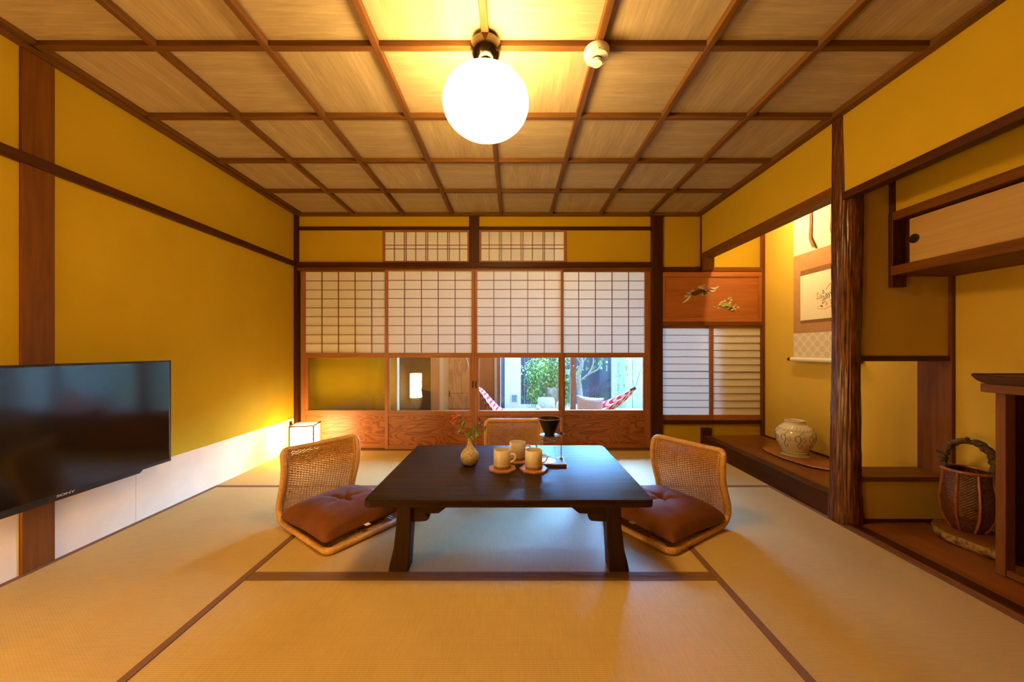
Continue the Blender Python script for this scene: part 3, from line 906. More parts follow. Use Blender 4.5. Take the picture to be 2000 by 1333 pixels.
def leaf(m, base, tip, width, up=(0, 0, 1), bend=0.0, n=6, thick=0.0006):
    base = Vector(base); tip = Vector(tip); d = tip-base
    sd = d.cross(Vector(up))
    if sd.length < 1e-6: sd = d.orthogonal()
    sd.normalize(); nr = sd.cross(d).normalized()
    L = d.length; vs_ = []; fs_ = []
    for i in range(n+1):
        s = i/n; w = width*0.5*math.sin(math.pi*min(1, s*0.93+0.07))**0.8 if i < n else 0.0005
        p = base + d*s + nr*(bend*L*math.sin(math.pi*s))
        vs_ += [p - sd*w, p + nr*(-0.12*width), p + sd*w]
    for i in range(n):
        o = i*3
        fs_ += [(o, o+1, o+4, o+3), (o+1, o+2, o+5, o+4)]
    m.add(vs_, fs_)
LEAF = plain('leaf_green', (0.10, 0.22, 0.03), 0.45, vary=0.3, vscale=40, Subsurface_Weight=0.0)
STEM = plain('stem_brown', (0.16, 0.12, 0.04), 0.6)
vb = Vector((-0.232, 1.925, TZ+0.15))
def vp(u, v, dy=0.0):
    Y = 1.925 + dy
    return Vector((sx(u, Y), Y, sz(v, Y))) - Vector((-0.232, 1.925, TZ))
sp = thing('flower_sprig', 'sprig of orange-red trumpet flowers in the bud vase', 'flowers', (-0.232, 1.925, TZ))
MB().tube(catmull([(0, 0, 0.06), (0, 0, 0.15), vp(906, 845, 0.01), vp(897, 838, 0.015), vp(886, 833, 0.015), vp(883, 827, 0.015)], 5), 0.0012, 6).build('stem', STEM, sp, smooth=True)
lm = MB()
for b_, tp, w in (((902, 834), (907.5, 822.5), 0.020), ((900, 838), (893.5, 847), 0.010), ((901, 836), (905, 828), 0.010), ((908, 846), (913, 853), 0.010)):
    lm = MB(); leaf(lm, vp(*b_, 0.012), vp(*tp, 0.0), w, (0.3, 1, 0.2), 0.08); lm.build('leaf', LEAF, sp, smooth=True)
ORG = plain('orange_petal', (0.72, 0.13, 0.045), 0.5, vary=0.2, vscale=60)
YEL = plain('yellow_green_petal', (0.50, 0.45, 0.05), 0.5)
for tip, w, m_ in (((889.5, 800.5), 0.008, ORG), ((881, 813), 0.007, ORG), ((883, 819), 0.006, ORG), ((898, 811), 0.008, YEL)):
    q = MB(); q.tube(catmull([vp(894, 813, 0.015), (vp(894, 813, 0.015)+vp(*tip, 0.01))*0.5, vp(*tip, 0.005)], 4), [0.0016]*5+[0.003, 0.0034, 0.003, 0.0008], 7)
    q.build('petal', m_, sp, smooth=True)
for tip in ((879.5, 823.5), (884.5, 825), (891, 821)):
    q = MB(); q.tube(catmull([vp(884, 830, 0.015), (vp(884, 830, 0.015)+vp(*tip, 0.01))*0.5, vp(*tip, 0.005)], 4), [0.0014]*5+[0.0022, 0.0024, 0.002, 0.0008], 7)
    q.build('petal', ORG, sp, smooth=True)
MB().tube(catmull([vp(886, 833, 0.015), vp(890, 822, 0.015), vp(894, 813, 0.015)], 4), 0.001, 6).build('stem', STEM, sp, smooth=True)
sp2 = thing('flower_sprig', 'sprig with a purple star flower and small green leaves in the bud vase', 'flowers', (-0.232, 1.925, TZ))
MB().tube(catmull([(0.002, 0, 0.06), (0.003, 0, 0.15), vp(924, 848), vp(930, 838, -0.01), vp(937, 829, -0.01)], 5), 0.0013, 6).build('stem', plain('stem_red', (0.14, 0.03, 0.02), 0.6), sp2, smooth=True)
PUR = plain('purple_petal', (0.10, 0.035, 0.16), 0.5, vary=0.2, vscale=60)
fc = vp(937.5, 827, -0.012)
for tip in ((934.5, 816), (941, 819), (945.5, 825), (945.5, 832.5), (936, 833)):
    q = MB(); leaf(q, fc, vp(*tip, -0.02), 0.013, (0.1, 1, 0.1), 0.1); q.build('petal', PUR, sp2, smooth=True)
MB().ball(fc+Vector((0, -0.004, 0)), 0.004, n=10, m=6).build('flower_centre', YEL, sp2, smooth=True)
for b_, tp, w in (((928, 840), (926, 828), 0.016), ((928, 838), (934, 836), 0.014), ((924, 846), (919, 837), 0.015), ((923, 848), (925, 841), 0.012), ((930, 846), (937, 840), 0.012),
                  ((931, 846), (940, 848), 0.011), ((929, 847), (930, 856), 0.013), ((930, 848), (936, 853), 0.010), ((918, 852), (914, 843), 0.014), ((916, 855), (909, 848), 0.012),
                  ((919, 856), (913, 856), 0.014), ((921, 856), (926, 861), 0.012), ((945, 843), (949, 831.5), 0.014), ((917, 854), (918, 846), 0.012)):
    q = MB(); leaf(q, vp(*b_, -0.008), vp(*tp, -0.018), w, (0.2, 1, 0.3), 0.1); q.build('leaf', LEAF, sp2, smooth=True)

# mugs on octagonal coasters
MUGW = plain('cream_glaze', (0.74, 0.65, 0.50), 0.38, vary=0.05, vscale=12)
MUGB = plain('bare_clay', (0.36, 0.19, 0.085), 0.8, vary=0.15, vscale=90)
COAST = {a: wood('coaster_wood', (0.26, 0.10, 0.028), (0.46, 0.21, 0.07), 'x', 50, 0.4) for a in 'x'}
def make_mug(label):
    t = thing('coffee_mug', label, 'mug', group='cream mugs on octagonal coasters')
    R_ = 0.0445
    MB().lathe([(0.001, 0.0), (R_-0.003, 0.0), (R_-0.0008, 0.003), (R_-0.0008, 0.014)], 40, cap1=False).build('clay_foot', MUGB, t, smooth=True)
    MB().lathe([(R_-0.001, 0.0135), (R_, 0.015), (R_, 0.092), (R_-0.0012, 0.094), (R_-0.0035, 0.0935), (R_-0.0042, 0.090), (R_-0.0042, 0.008), (0.001, 0.006)], 40, cap0=False).build('glazed_body', MUGW, t, smooth=True)
    hp = catmull([(R_-0.002, 0, 0.071), (R_+0.016, 0, 0.073), (R_+0.025, 0, 0.066), (R_+0.026, 0, 0.058), (R_+0.018, 0, 0.042), (R_-0.002, 0, 0.030)], 5)
    MB().tube(hp, 0.0048, 8).build('handle', MUGW, t, smooth=True)
    return t
def make_coaster(label):
    oct_ = [(0.0735*math.cos(math.radians(22.5+45*k)), 0.0735*math.sin(math.radians(22.5+45*k))) for k in range(8)]
    o = MB().prism(oct_, 'z', 0.0, 0.010).build('coaster', COAST['x'], None, bevel=0.002)
    return tag(o, label, 'coaster', 'octagonal wooden coasters')
mug_spots = [(-0.0555, 1.850, 'cream mug nearest the bud vase, on an octagonal coaster', 'octagonal wooden coaster nearest the bud vase', -0.28, 0.1),
             (0.1070, 1.843, 'cream mug in front of the glass carafe, on an octagonal coaster', 'octagonal wooden coaster in front of the glass carafe', -0.35, 0.35),
             (0.0250, 1.995, 'cream mug standing behind the other two mugs', 'octagonal wooden coaster under the rearmost mug', 0.12, 0.2)]
mg = cs = None
for x, y, l1, l2, rz, rc in mug_spots:
    if mg is None:
        cs = make_coaster(l2); cs.location = (x, y, TZ+0.0004); cs.rotation_euler = (0, 0, rc)
        mg = make_mug(l1); mg.location = (x, y, TZ+0.0106); mg.rotation_euler = (0, 0, rz)
    else:
        c_ = cs.copy(); COL.objects.link(c_); c_['label'] = l2; c_.location = (x, y, TZ+0.0004); c_.rotation_euler = (0, 0, rc)
        copy_tree(mg, l1, (x, y, TZ+0.0106), rz)

# pour-over stand, dripper, carafe
st = thing('dripper_stand', 'coffee dripper stand with wooden base and thin brass rod', 'coffee stand', (0.198, 1.955, TZ))
MB().prism(round_rect(-0.088, 0.086, -0.066, 0.070, 0.006), 'z', 0.0004, 0.014).build('base_board', wood('walnut_base', (0.07, 0.028, 0.012), (0.17, 0.075, 0.032), 'x', 45, 0.4), st, bevel=0.002)
RODX, RODY = 0.069, 0.030
MB().tube([(RODX, RODY, 0.012), (RODX, RODY, 0.232)], 0.0028, 10).ball((RODX, RODY, 0.233), 0.004, n=10, m=6).build('rod', BRASS, st, smooth=True)
MB().lathe([(0.010, 0.0), (0.010, 0.003), (0.005, 0.006), (0.004, 0.010)], 16, (RODX, RODY, 0.014)).build('rod_foot', BRASS, st, smooth=True)
STEEL = plain('dull_steel', (0.45, 0.44, 0.42), 0.25, 0.5, 1.0)
MB().lathe([(0.030, 0.0), (0.054, 0.0), (0.055, 0.002), (0.054, 0.004), (0.030, 0.004)], 40, (0.0, 0.0, 0.150), cap0=False, cap1=False).box(0.053, RODX-0.002, 0.004, 0.012, 0.150, 0.1535).build('ring_plate', STEEL, st, smooth=True)
MB().lathe([(0.006, -0.008), (0.006, 0.010)], 12, (RODX, RODY, 0.152)).build('collar', IRON, st, smooth=True)
MB().tube([(RODX, RODY, 0.152), (RODX+0.012, RODY-0.004, 0.152)], 0.002, 6).build('screw', BRASS, st)
MB().ball((RODX+0.015, RODY-0.005, 0.152), 0.0065, n=12, m=8).build('wooden_knob', wood('knob_wood', (0.35, 0.15, 0.04), (0.5, 0.25, 0.08), 'x'), st, smooth=True)
dp = thing('coffee_dripper', 'black cone coffee dripper sitting in the ring of the stand', 'coffee dripper', (0.198, 1.955, TZ+0.142))
MB().lathe([(0.022, 0.0), (0.026, 0.006), (0.027, 0.020), (0.061, 0.098), (0.063, 0.100), (0.063, 0.103), (0.060, 0.103), (0.058, 0.099), (0.024, 0.022), (0.006, 0.016)], 48).build('cone', plain('black_ceramic', (0.006, 0.005, 0.004), 0.28), dp, smooth=True)
MB().tube([(0.0615*math.cos(a*math.pi/24), 0.0615*math.sin(a*math.pi/24), 0.103) for a in range(48)], 0.0016, 6, loop=True).build('rim_glint', plain('painted_rim_glint', (0.30, 0.26, 0.21), 0.25), dp, smooth=True)  # lighter grey ring paints the glint along the dripper rim
rb = MB()
for k in range(12):
    a = 2*math.pi*k/12
    rb.tube([(0.026*math.cos(a), 0.026*math.sin(a), 0.026), (0.055*math.cos(a+0.5), 0.055*math.sin(a+0.5), 0.094)], 0.0012, 5)
rb.build('inner_ribs', plain('black_ceramic', (0, 0, 0)), dp)
ca = thing('glass_carafe', 'clear glass coffee carafe with handle on the stand base', 'carafe', (0.190, 1.955, TZ+0.0145))
CGL = glass('carafe_glass', (0.96, 0.98, 0.98), 1.35)
MB().lathe([(0.001, 0.0), (0.044, 0.0), (0.0475, 0.004), (0.0475, 0.010), (0.040, 0.080), (0.0385, 0.095), (0.0405, 0.108)], 44, cap1=False).build('glass_body', CGL, ca, smooth=True)
GLR = plain('thick_glass_edge', (0.55, 0.60, 0.62), 0.06, 0.8, 0.0, Transmission_Weight=0.6, IOR=1.45)
MB().tube([(0.0405*math.cos(a*math.pi/18), 0.0405*math.sin(a*math.pi/18), 0.108) for a in range(36)], 0.0018, 8, loop=True).build('rim', GLR, ca, smooth=True)
MB().tube(catmull([(-0.039, -0.004, 0.094), (-0.056, -0.006, 0.098), (-0.062, -0.007, 0.080), (-0.060, -0.006, 0.060), (-0.044, -0.004, 0.045)], 6), 0.0035, 8).build('handle', GLR, ca, smooth=True)
MB().tube([(0.0475*math.cos(a*math.pi/18), 0.0475*math.sin(a*math.pi/18), 0.005) for a in range(36)], 0.0012, 6, loop=True).build('foot_edge', GLR, ca, smooth=True)

# ------------------------------------------------------------------ ceiling lamp and detector
lx, ly = -0.1135, 1.50
DCHROME = plain('dark_chrome', (0.10, 0.075, 0.05), 0.15, 0.5, 1.0)
pl = thing('ceiling_lamp', 'glowing white glass globe lamp under the ceiling', 'ceiling lamp', (lx, ly, ZB))
MB().lathe([(0.063, 0.0), (0.065, -0.008), (0.063, -0.030), (0.054, -0.052), (0.040, -0.068), (0.028, -0.076)], 48).build('canopy', DCHROME, pl, smooth=True)
MB().lathe([(0.026, -0.074), (0.026, -0.106), (0.044, -0.110), (0.045, -0.122), (0.042, -0.124)], 40).build('globe_holder', DCHROME, pl, smooth=True)
for k in range(3):
    a = math.radians(90+120*k)
    MB().ball((0.049*math.cos(a), 0.047*math.sin(a), -0.116), 0.006, n=10, m=6).build('set_screw', BRASS, pl, smooth=True)
MB().ball((0, 0, -0.249), 0.1785, 0.1785, 0.130, n=64, m=36).build('glass_globe', glow('opal_globe_light', WARM, GLOBE_POWER), pl, smooth=True)
sd = thing('smoke_detector', 'round white smoke detector on a ceiling batten', 'smoke detector', (0.356, 1.525, ZB-0.002))
MB().lathe([(0.052, 0.0), (0.053, -0.004), (0.053, -0.022), (0.047, -0.034), (0.030, -0.038), (0.001, -0.038)][::-1], 44).build('housing', WHITEPL, sd, smooth=True)
MB().lathe([(0.001, -0.046), (0.022, -0.046), (0.022, -0.038)], 28).build('sensor_gap', IRON, sd, smooth=True)
MB().lathe([(0.001, -0.058), (0.022, -0.058), (0.025, -0.054), (0.025, -0.047), (0.001, -0.046)], 32).build('sensor_cap', WHITEPL, sd, smooth=True)
MB().ball((0, -0.050, -0.029), 0.002, n=8, m=6).build('indicator', IRON, sd)

# ------------------------------------------------------------------ floor lanterns
def lantern(name, label, loc, rz, w, h, legs, style):
    t = thing(name, label, 'floor lamp', loc, rz)
    FR = wood('lantern_frame_wood', (0.10, 0.04, 0.015), (0.24, 0.10, 0.035), 'z', 60, 0.45) if style == 'wood' else IRON
    b = 0.005 if style == 'wood' else 0.0035
    o = w/2
    for sx_ in (-1, 1):
        for sy_ in (-1, 1):
            box('post', FR, t, sx_*o-b, sx_*o+b, sy_*o-b, sy_*o+b, 0.0, h+0.006, 0.001)
    for z in ((0.03, h) if style == 'wood' else (0.006, h)):
        for s_ in (-1, 1):
            box('rail', FR, t, -o, o, s_*o-b*0.8, s_*o+b*0.8, z-b, z+b)
            box('rail', FR, t, s_*o-b*0.8, s_*o+b*0.8, -o, o, z-b, z+b)
    i = o-0.006 if style == 'wood' else o*0.80
    z0, z1 = (0.036, h-0.006) if style == 'wood' else (0.05, h*0.80)
    sh = MB()
    pts = round_rect(-i, i, -i, i, 0.012 if style == 'wood' else i*0.98, 6)
    sh.rings([[(x, y, z) for x, y in pts] for z in (z0, (z0+z1)/2, z1)], True, False, False)
    sh.build('paper_shade', glow('lantern_paper_light_'+style, WARM, LANTERN_POWER), t, smooth=True)
    tp = MB(); rings = []
    for k in range(5):
        f = 1-k/4.4; rings.append([(x*f, y*f, z1+0.012*(1-f*f)) for x, y in pts])
    tp.rings(rings, True, False, True)
    tp.build('paper_top', glow('lantern_top_light_'+style, WARM, LANTERN_POWER*0.5), t, smooth=True)
    box('base_plate', FR, t, -i, i, -i, i, 0.002, 0.012, 0.001)
    if style != 'wood': MB().tube(catmull([(-o*0.3, o*0.6, 0.008), (-o*1.5, o*1.3, 0.006), (-o*1.9, o*1.5, 0.03), (-o*1.95, o*1.55, 0.10)], 5), 0.003, 6).build('cord', IRON, t, smooth=True)
    return t
lantern('paper_lantern', 'glowing square paper lantern on the floor in the corner by the outlet', (-1.822, 3.145, 0.0012), math.radians(12), 0.186, 0.292, 0, 'wood')
LANTERN_POWER *= 2.2
lantern('frame_lantern', 'glowing paper lamp inside a thin dark frame beside the viewer, mirrored in the glass', (-1.82, 0.10, 0.0012), 0.0, 0.27, 0.62, 0, 'iron')

ol = thing('wall_outlet', 'wall outlet with a dark switch above the lantern cord', 'outlet', (XL+0.0026, 3.325, 0.247))
box('plate', WHITEPL, ol, 0.0, 0.008, -0.035, 0.035, -0.06, 0.06, 0.003)
box('socket', IRON, ol, 0.008, 0.012, -0.018, 0.018, -0.035, 0.035, 0.002)
box('plug', BLACK, ol, 0.012, 0.030, -0.012, 0.012, -0.012, 0.012, 0.003)
cb = MB().tube(catmull([(XL+0.032, 3.325, 0.247), (XL+0.045, 3.30, 0.20), (XL+0.03, 3.28, 0.14), (XL+0.05, 3.30, 0.11), (XL+0.035, 3.33, 0.13), (XL+0.05, 3.30, 0.08), (XL+0.07, 3.25, 0.012), (XL+0.13, 3.19, 0.006)], 6), 0.003, 6).build('lamp_cord', IRON, None, smooth=True)
tag(cb, 'looped dark power cord hanging from the outlet behind the lantern', 'cord')

# ------------------------------------------------------------------ television
TVX = -1.95
tv = thing('television', 'wall-mounted flat television with a dark glossy screen', 'television', (TVX, 1.561, 0.60))
hw, z0, z1 = 0.482, 0.316-0.60, 0.888-0.60
box('back_shell', BLACK, tv, -0.045, -0.004, -hw+0.01, hw-0.01, z0+0.01, z1-0.01, 0.006)
BZ = plain('bezel_black', (0.012, 0.010, 0.009), 0.4)
b = 0.010
box('bezel_top', BZ, tv, -0.030, 0.002, -hw, hw, z1-b, z1, 0.002)
box('bezel_bottom', BZ, tv, -0.030, 0.002, -hw, hw, z0, z0+0.016, 0.002)
box('bezel_side', BZ, tv, -0.030, 0.002, -hw, -hw+b, z0+0.016, z1-b, 0.002)
box('bezel_side', BZ, tv, -0.030, 0.002, hw-b, hw, z0+0.016, z1-b, 0.002)
box('screen', plain('dark_screen', (0.008, 0.007, 0.007), 0.11, 0.7, IOR=1.5), tv, -0.01, 0.0, -hw+b, hw-b, z0+0.016, z1-b)
MB().prism([(-0.330, z0-0.013), (0.310, z0-0.013), (0.322, z0-0.004), (0.326, z0+0.001), (-0.346, z0+0.001)], 'x', -0.028, 0.0015).build('chin_bar', BZ, tv)
fc_ = bpy.data.curves.new('logo', 'FONT'); fc_.body = 'SONY'; fc_.size = 0.0165; fc_.align_x = 'CENTER'; fc_.align_y = 'CENTER'; fc_.extrude = 0.0003; fc_.offset = 0.0004
tmp = bpy.data.objects.new('logo_tmp', fc_); COL.objects.link(tmp)
dgp = bpy.context.evaluated_depsgraph_get()
lme = bpy.data.meshes.new_from_object(tmp.evaluated_get(dgp)); bpy.data.objects.remove(tmp)
lo = bpy.data.objects.new('logo_lettering', lme); COL.objects.link(lo); lme.materials.clear(); lme.materials.append(plain('logo_silver', (0.75, 0.70, 0.60), 0.35, 0.5, 0.6))
lo.parent = tv; lo.location = (0.0025, 0.0, z0+0.0055); lo.rotation_euler = (math.radians(90), 0, math.radians(90)); lo.scale = (1.45, 0.8, 1.0)
box('mount_plate', IRON, tv, XL-TVX+0.001, XL-TVX+0.014, -0.10, 0.10, -0.10, 0.14, 0.002)
box('mount_arm', IRON, tv, XL-TVX+0.012, -0.043, -0.03, 0.03, -0.04, 0.08, 0.002)

# ------------------------------------------------------------------ carved transom board in the alcove side
YC = YB - 0.012
cp = thing('carved_board', 'reddish wooden board inlaid with a flying bird and a pine, above the small paper windows', 'carved panel', (0, 0, 0))
def kx(u): return sx(u, YC)
def kz(v): return sz(v, YC)
CB = {a: wood('carved_cedar_'+a, (0.26, 0.070, 0.014), (0.46, 0.155, 0.035), a, 30, 0.36) for a in 'xz'}
MB().box(0, kx(1482)-kx(1296), 0, 0.008, 0, kz(540)-kz(622)).build('board', CB['x'], cp, loc=(kx(1296), YC, kz(622)))
box('frame_rail', CB['x'], cp, kx(1292.5), kx(1489), YC-0.014, YC+0.01, kz(541.5), kz(532), 0.003)
box('frame_rail', CB['x'], cp, kx(1292.5), kx(1489), YC-0.014, YC+0.01, kz(629.5), kz(621), 0.003)
box('frame_stile', CB['z'], cp, kx(1292.5), kx(1298), YC-0.013, YC+0.01, kz(621), kz(541.5), 0.003)
box('frame_stile', CB['z'], cp, kx(1480), kx(1489), YC-0.013, YC+0.01, kz(621), kz(541.5), 0.003)
PEARL = plain('pearl_inlay', (0.62, 0.60, 0.38), 0.25, 0.6, vary=0.15, vscale=60)
DKIN = plain('dark_inlay', (0.05, 0.03, 0.012), 0.35, vary=0.2, vscale=60)
GRIN = plain('olive_inlay', (0.33, 0.35, 0.10), 0.35, vary=0.15, vscale=60)
def cq(x, y):  # position on the carved board from picture detail coordinates
    return Vector((kx(1280+x/8.695), YC-0.003, kz(520+y/8.695)))
def inlay(name, mat, a, b_, w, sag=0.0):
    A, B = cq(*a), cq(*b_); d = B-A; L = d.length; d.normalize(); n_ = Vector((-d.z, 0, d.x))
    W_ = w/8.695/FOC*YC
    up = []; dn = []
    for k in range(9):
        s = k/8; wd = W_*0.5*math.sin(math.pi*(0.08+0.86*s))**0.7
        cpt = A + d*(L*s) + n_*(sag*L*math.sin(math.pi*s))
        up.append((cpt+n_*wd)); dn.append((cpt-n_*wd))
    poly = [(p.x, p.z) for p in dn + up[::-1]]
    MB().prism(poly, 'y', YC-0.006, YC+0.002).build(name, mat, cp)
for a, b_, w, s_ in (((600, 500), (462, 625), 34, 0.06), ((600, 480), (485, 530), 26, 0.08), ((610, 470), (485, 505), 22, 0.1), ((610, 455), (530, 452), 20, 0.1), ((622, 440), (590, 418), 14, 0),
                     ((635, 432), (625, 402), 12, 0), ((650, 430), (660, 400), 12, 0), ((715, 372), (855, 322), 16, 0.06), ((730, 378), (840, 362), 15, 0.05), ((745, 392), (838, 392), 14, 0.05),
                     ((755, 405), (835, 425), 13, 0.05), ((765, 425), (825, 450), 12, 0.04), ((715, 360), (790, 335), 14, 0.06), ((930, 370), (1075, 345), 26, -0.16), ((915, 420), (1030, 400), 24, -0.16),
                     ((660, 490), (712, 515), 12, 0.1), ((800, 470), (800, 512), 12, 0), ((835, 490), (880, 488), 12, 0), ((855, 395), (850, 440), 12, 0)):
    inlay('feather', PEARL, a, b_, w, s_)
for a, b_, w, s_ in (((600, 470), (760, 450), 70, -0.05), ((700, 420), (850, 440), 60, 0.05), ((820, 450), (940, 400), 18, 0.03), ((800, 480), (880, 470), 24, 0)):
    inlay('bird_body', DKIN, a, b_, w, s_)
inlay('pine_trunk', GRIN, (1120, 665), (1285, 680), 88, 0.04)
inlay('pine_trunk', GRIN, (1170, 700), (1260, 715), 40, 0)
for x, y, w in ((1000, 695, 30), (1060, 680, 26), (1090, 655, 34), (1110, 625, 34), (1140, 610, 28), (1180, 595, 38), (1240, 555, 30), (1275, 540, 40), (1285, 580, 34), (1265, 620, 36), (1255, 640, 30),
                (1330, 690, 28), (1360, 665, 34), (1400, 705, 34), (1355, 735, 28), (1300, 750, 34), (1325, 720, 30), (1065, 715, 24)):
    inlay('pine_tuft', PEARL if (x+y) % 3 else GRIN, (x-w*0.55, y+3), (x+w*0.55, y-3), w*0.8, 0.1)
for x, y, w in ((1285, 720, 50), (1310, 765, 30), (1260, 745, 30)):  # dark inlay pieces low on the pine
    inlay('pine_dark_inlay', DKIN, (x-w*0.5, y), (x+w*0.5, y), w*0.7, 0.1)

# ------------------------------------------------------------------ hanging scroll
XS = XT-0.030
sc = thing('hanging_scroll', 'hanging scroll painted with a small striped tiger on the alcove wall', 'hanging scroll', (XS, 2.737, 0.868))
def scz(z): return z-0.868
SH = 0.2775
SILK = medallion('scroll_silk', (0.70, 0.63, 0.47), (0.58, 0.51, 0.37))
box('upper_silk', SILK, sc, 0.0, 0.003, -SH, SH, scz(1.729), scz(2.13))
box('lower_silk', SILK, sc, 0.0, 0.003, -SH, SH, scz(0.868), scz(1.083))
BRN = plain('scroll_brown_silk', (0.40, 0.215, 0.085), 0.75, 0.2, vary=0.08, vscale=14)
box('brown_mount', BRN, sc, -0.0004, 0.003, -SH, SH, scz(1.083), scz(1.729))
BROC = plain('scroll_brocade', (0.20, 0.095, 0.03), 0.6, 0.3, vary=0.5, vscale=160)
PH = 0.205
box('brocade_band', BROC, sc, -0.0010, 0.001, -PH, PH, scz(1.550), scz(1.592))
box('brocade_band', BROC, sc, -0.0010, 0.001, -PH, PH, scz(1.160), scz(1.186))
box('painting_paper', plain('old_drawing_paper', (0.78, 0.70, 0.50), 0.8, 0.2, vary=0.04, vscale=5), sc, -0.0010, 0.001, -PH, PH, scz(1.186), scz(1.550))
def scp(u, v, d=0.0022):  # point on the scroll face
    Y = XS*FOC/(u-VPU)
    return Vector((-d, Y-2.737, sz(v, Y)-0.868))
INK = plain('sumi_ink', (0.045, 0.030, 0.018), 0.9)
RED = plain('vermilion_wash', (0.62, 0.22, 0.10), 0.9)
def stroke(mat, pts, w=0.0035):
    P = catmull([scp(1580+x/13.333, 540+y/13.333) for x, y in pts], 4)
    m = MB(); L = []; R_ = []
    for i, p in enumerate(P):
        tg = (P[min(i+1, len(P)-1)]-P[max(i-1, 0)]); tg.x = 0
        if tg.length < 1e-9: tg = Vector((0, 1, 0))
        tg.normalize(); n_ = Vector((0, -tg.z, tg.y)); ww = w*0.5*(0.4+0.6*math.sin(math.pi*(i+0.5)/len(P)))
        L.append(p+n_*ww); R_.append(p-n_*ww)
    vs_ = L+R_; k = len(P)
    m.add(vs_, [(i, i+1, k+i+1, k+i) for i in range(k-1)])
    m.build('brush_stroke', mat, sc)
for pts, w in (([(235, 580), (222, 500), (228, 445), (255, 440), (262, 470)], 0.004), ([(235, 570), (300, 580), (345, 550), (340, 505), (300, 490), (270, 510)], 0.004), ([(250, 560), (300, 520), (330, 560)], 0.003),
               ([(350, 385), (380, 370), (400, 395)], 0.006), ([(345, 440), (370, 410), (410, 425), (405, 455)], 0.004), ([(365, 500), (385, 545), (360, 600)], 0.004), ([(390, 510), (412, 550), (385, 605)], 0.004),
               ([(425, 470), (452, 540), (410, 610), (340, 630)], 0.006), ([(445, 440), (488, 500), (475, 590)], 0.007), ([(495, 430), (535, 470), (530, 580)], 0.007), ([(540, 410), (585, 440), (590, 520)], 0.006),
               ([(580, 380), (625, 400), (640, 480)], 0.006), ([(640, 370), (690, 400), (700, 470)], 0.006), ([(720, 370), (760, 400), (765, 480)], 0.006),
               ([(345, 670), (400, 668), (460, 640)], 0.004), ([(300, 760), (335, 775), (365, 795)], 0.010), ([(560, 690), (600, 680), (630, 700)], 0.004), ([(235, 810), (280, 780)], 0.003),
               ([(780, 380), (830, 470), (840, 600)], 0.006), ([(700, 700), (760, 790)], 0.006)):
    stroke(INK, pts, w)
for pts, w in (([(190, 590), (230, 585), (260, 600)], 0.007), ([(355, 455), (372, 440), (395, 455)], 0.008), ([(300, 560), (325, 545)], 0.008), ([(220, 840), (300, 848), (420, 850), (480, 820), (620, 760), (760, 720), (900, 690)], 0.005),
               ([(455, 370), (480, 300), (530, 220), (590, 180), (650, 170)], 0.007), ([(370, 680), (360, 730)], 0.014), ([(480, 670), (460, 760)], 0.010), ([(540, 630), (620, 590)], 0.006)):
    stroke(RED, pts, w)
# hanging wind strips
for yy in (0.095, -0.095):
    m = MB(); w = 0.013
    P = [(-0.004, yy, scz(2.12)), (-0.006, yy, scz(1.95)), (-0.010, yy+0.002, scz(1.845)), (-0.020, yy-0.020, scz(1.80)), (-0.018, yy-0.042, scz(1.745))]
    P = catmull(P, 3)
    m.rings([[(p.x, p.y-w, p.z), (p.x, p.y+w, p.z), (p.x-0.0015, p.y+w, p.z), (p.x-0.0015, p.y-w, p.z)] for p in P])
    m.build('wind_strip', BROC, sc)
MB().tube([(-0.008, -SH-0.012, 0.0), (-0.008, SH+0.012, 0.0)], 0.0165, 20).build('roller_rod', plain('ivory_silk', (0.80, 0.75, 0.62), 0.5), sc, smooth=True)
for s in (-1, 1):
    MB().tube([(-0.008, s*(SH+0.012), 0.0), (-0.008, s*(SH+0.042), 0.0)], [0.013, 0.0145], 16).build('rod_knob', plain('black_lacquer', (0.02, 0.008, 0.006), 0.2), sc, smooth=True)
box('top_batten', BRN, sc, -0.008, 0.006, -SH, SH, scz(2.12), scz(2.14), 0.002)

# alcove tube lamp fixed behind the lintel
al = thing('alcove_lamp', 'small tube lamp hidden behind the alcove lintel', 'lamp', (XR+0.112, 2.90, 2.02))
MB().tube([(0, -0.16, 0), (0, 0.16, 0)], 0.010, 14).build('tube', glow('alcove_tube_light', (1.0, 0.66, 0.30), ALCOVE_POWER), al, smooth=True)
box('bracket', BLACK, al, -0.022, -0.011, -0.18, 0.18, -0.012, 0.02, 0.002)

# ------------------------------------------------------------------ jar on its wooden slab
def slab(name, label, loc, rx, ry, h, seed, rot, mats, n=64):
    t = thing(name, label, 'wooden slab', loc, rot)
    def out(k, f, z):
        a = 2*math.pi*k/n
        w = 1 + 0.10*noise.noise(Vector((math.cos(a)*1.6+seed, math.sin(a)*1.6, 0))) + 0.05*noise.noise(Vector((math.cos(a)*6+seed, math.sin(a)*6, z*40)))
        return (rx*w*f*math.cos(a), ry*w*f*math.sin(a), z)
    MB().rings([[out(k, 0.02, h) for k in range(n)], [out(k, 0.97, h) for k in range(n)], [out(k, 0.97, h-0.002) for k in range(n)]], cap0=True, cap1=False).build('top_face', mats[0], t)
    m = MB().rings([[out(k, 0.88, 0.0) for k in range(n)], [out(k, 0.98, h*0.25) for k in range(n)], [out(k, 1.02, h*0.6) for k in range(n)], [out(k, 0.99, h-0.001) for k in range(n)], [out(k, 0.96, h-0.0005) for k in range(n)]], cap1=False)
    m.build('live_edge', mats[1], t, smooth=True)
    return t
slab('jar_slab', 'thin live-edged burl slab under the painted jar', (2.135, 2.69, 0.1305), 0.135, 0.29, 0.016, 3.0, 0.08,
     (wood('burl_top', (0.20, 0.06, 0.014), (0.36, 0.13, 0.035), 'y', 30, 0.3), speckle('burl_edge', (0.42, 0.17, 0.045), (0.12, 0.04, 0.012), 45, 0.5)))
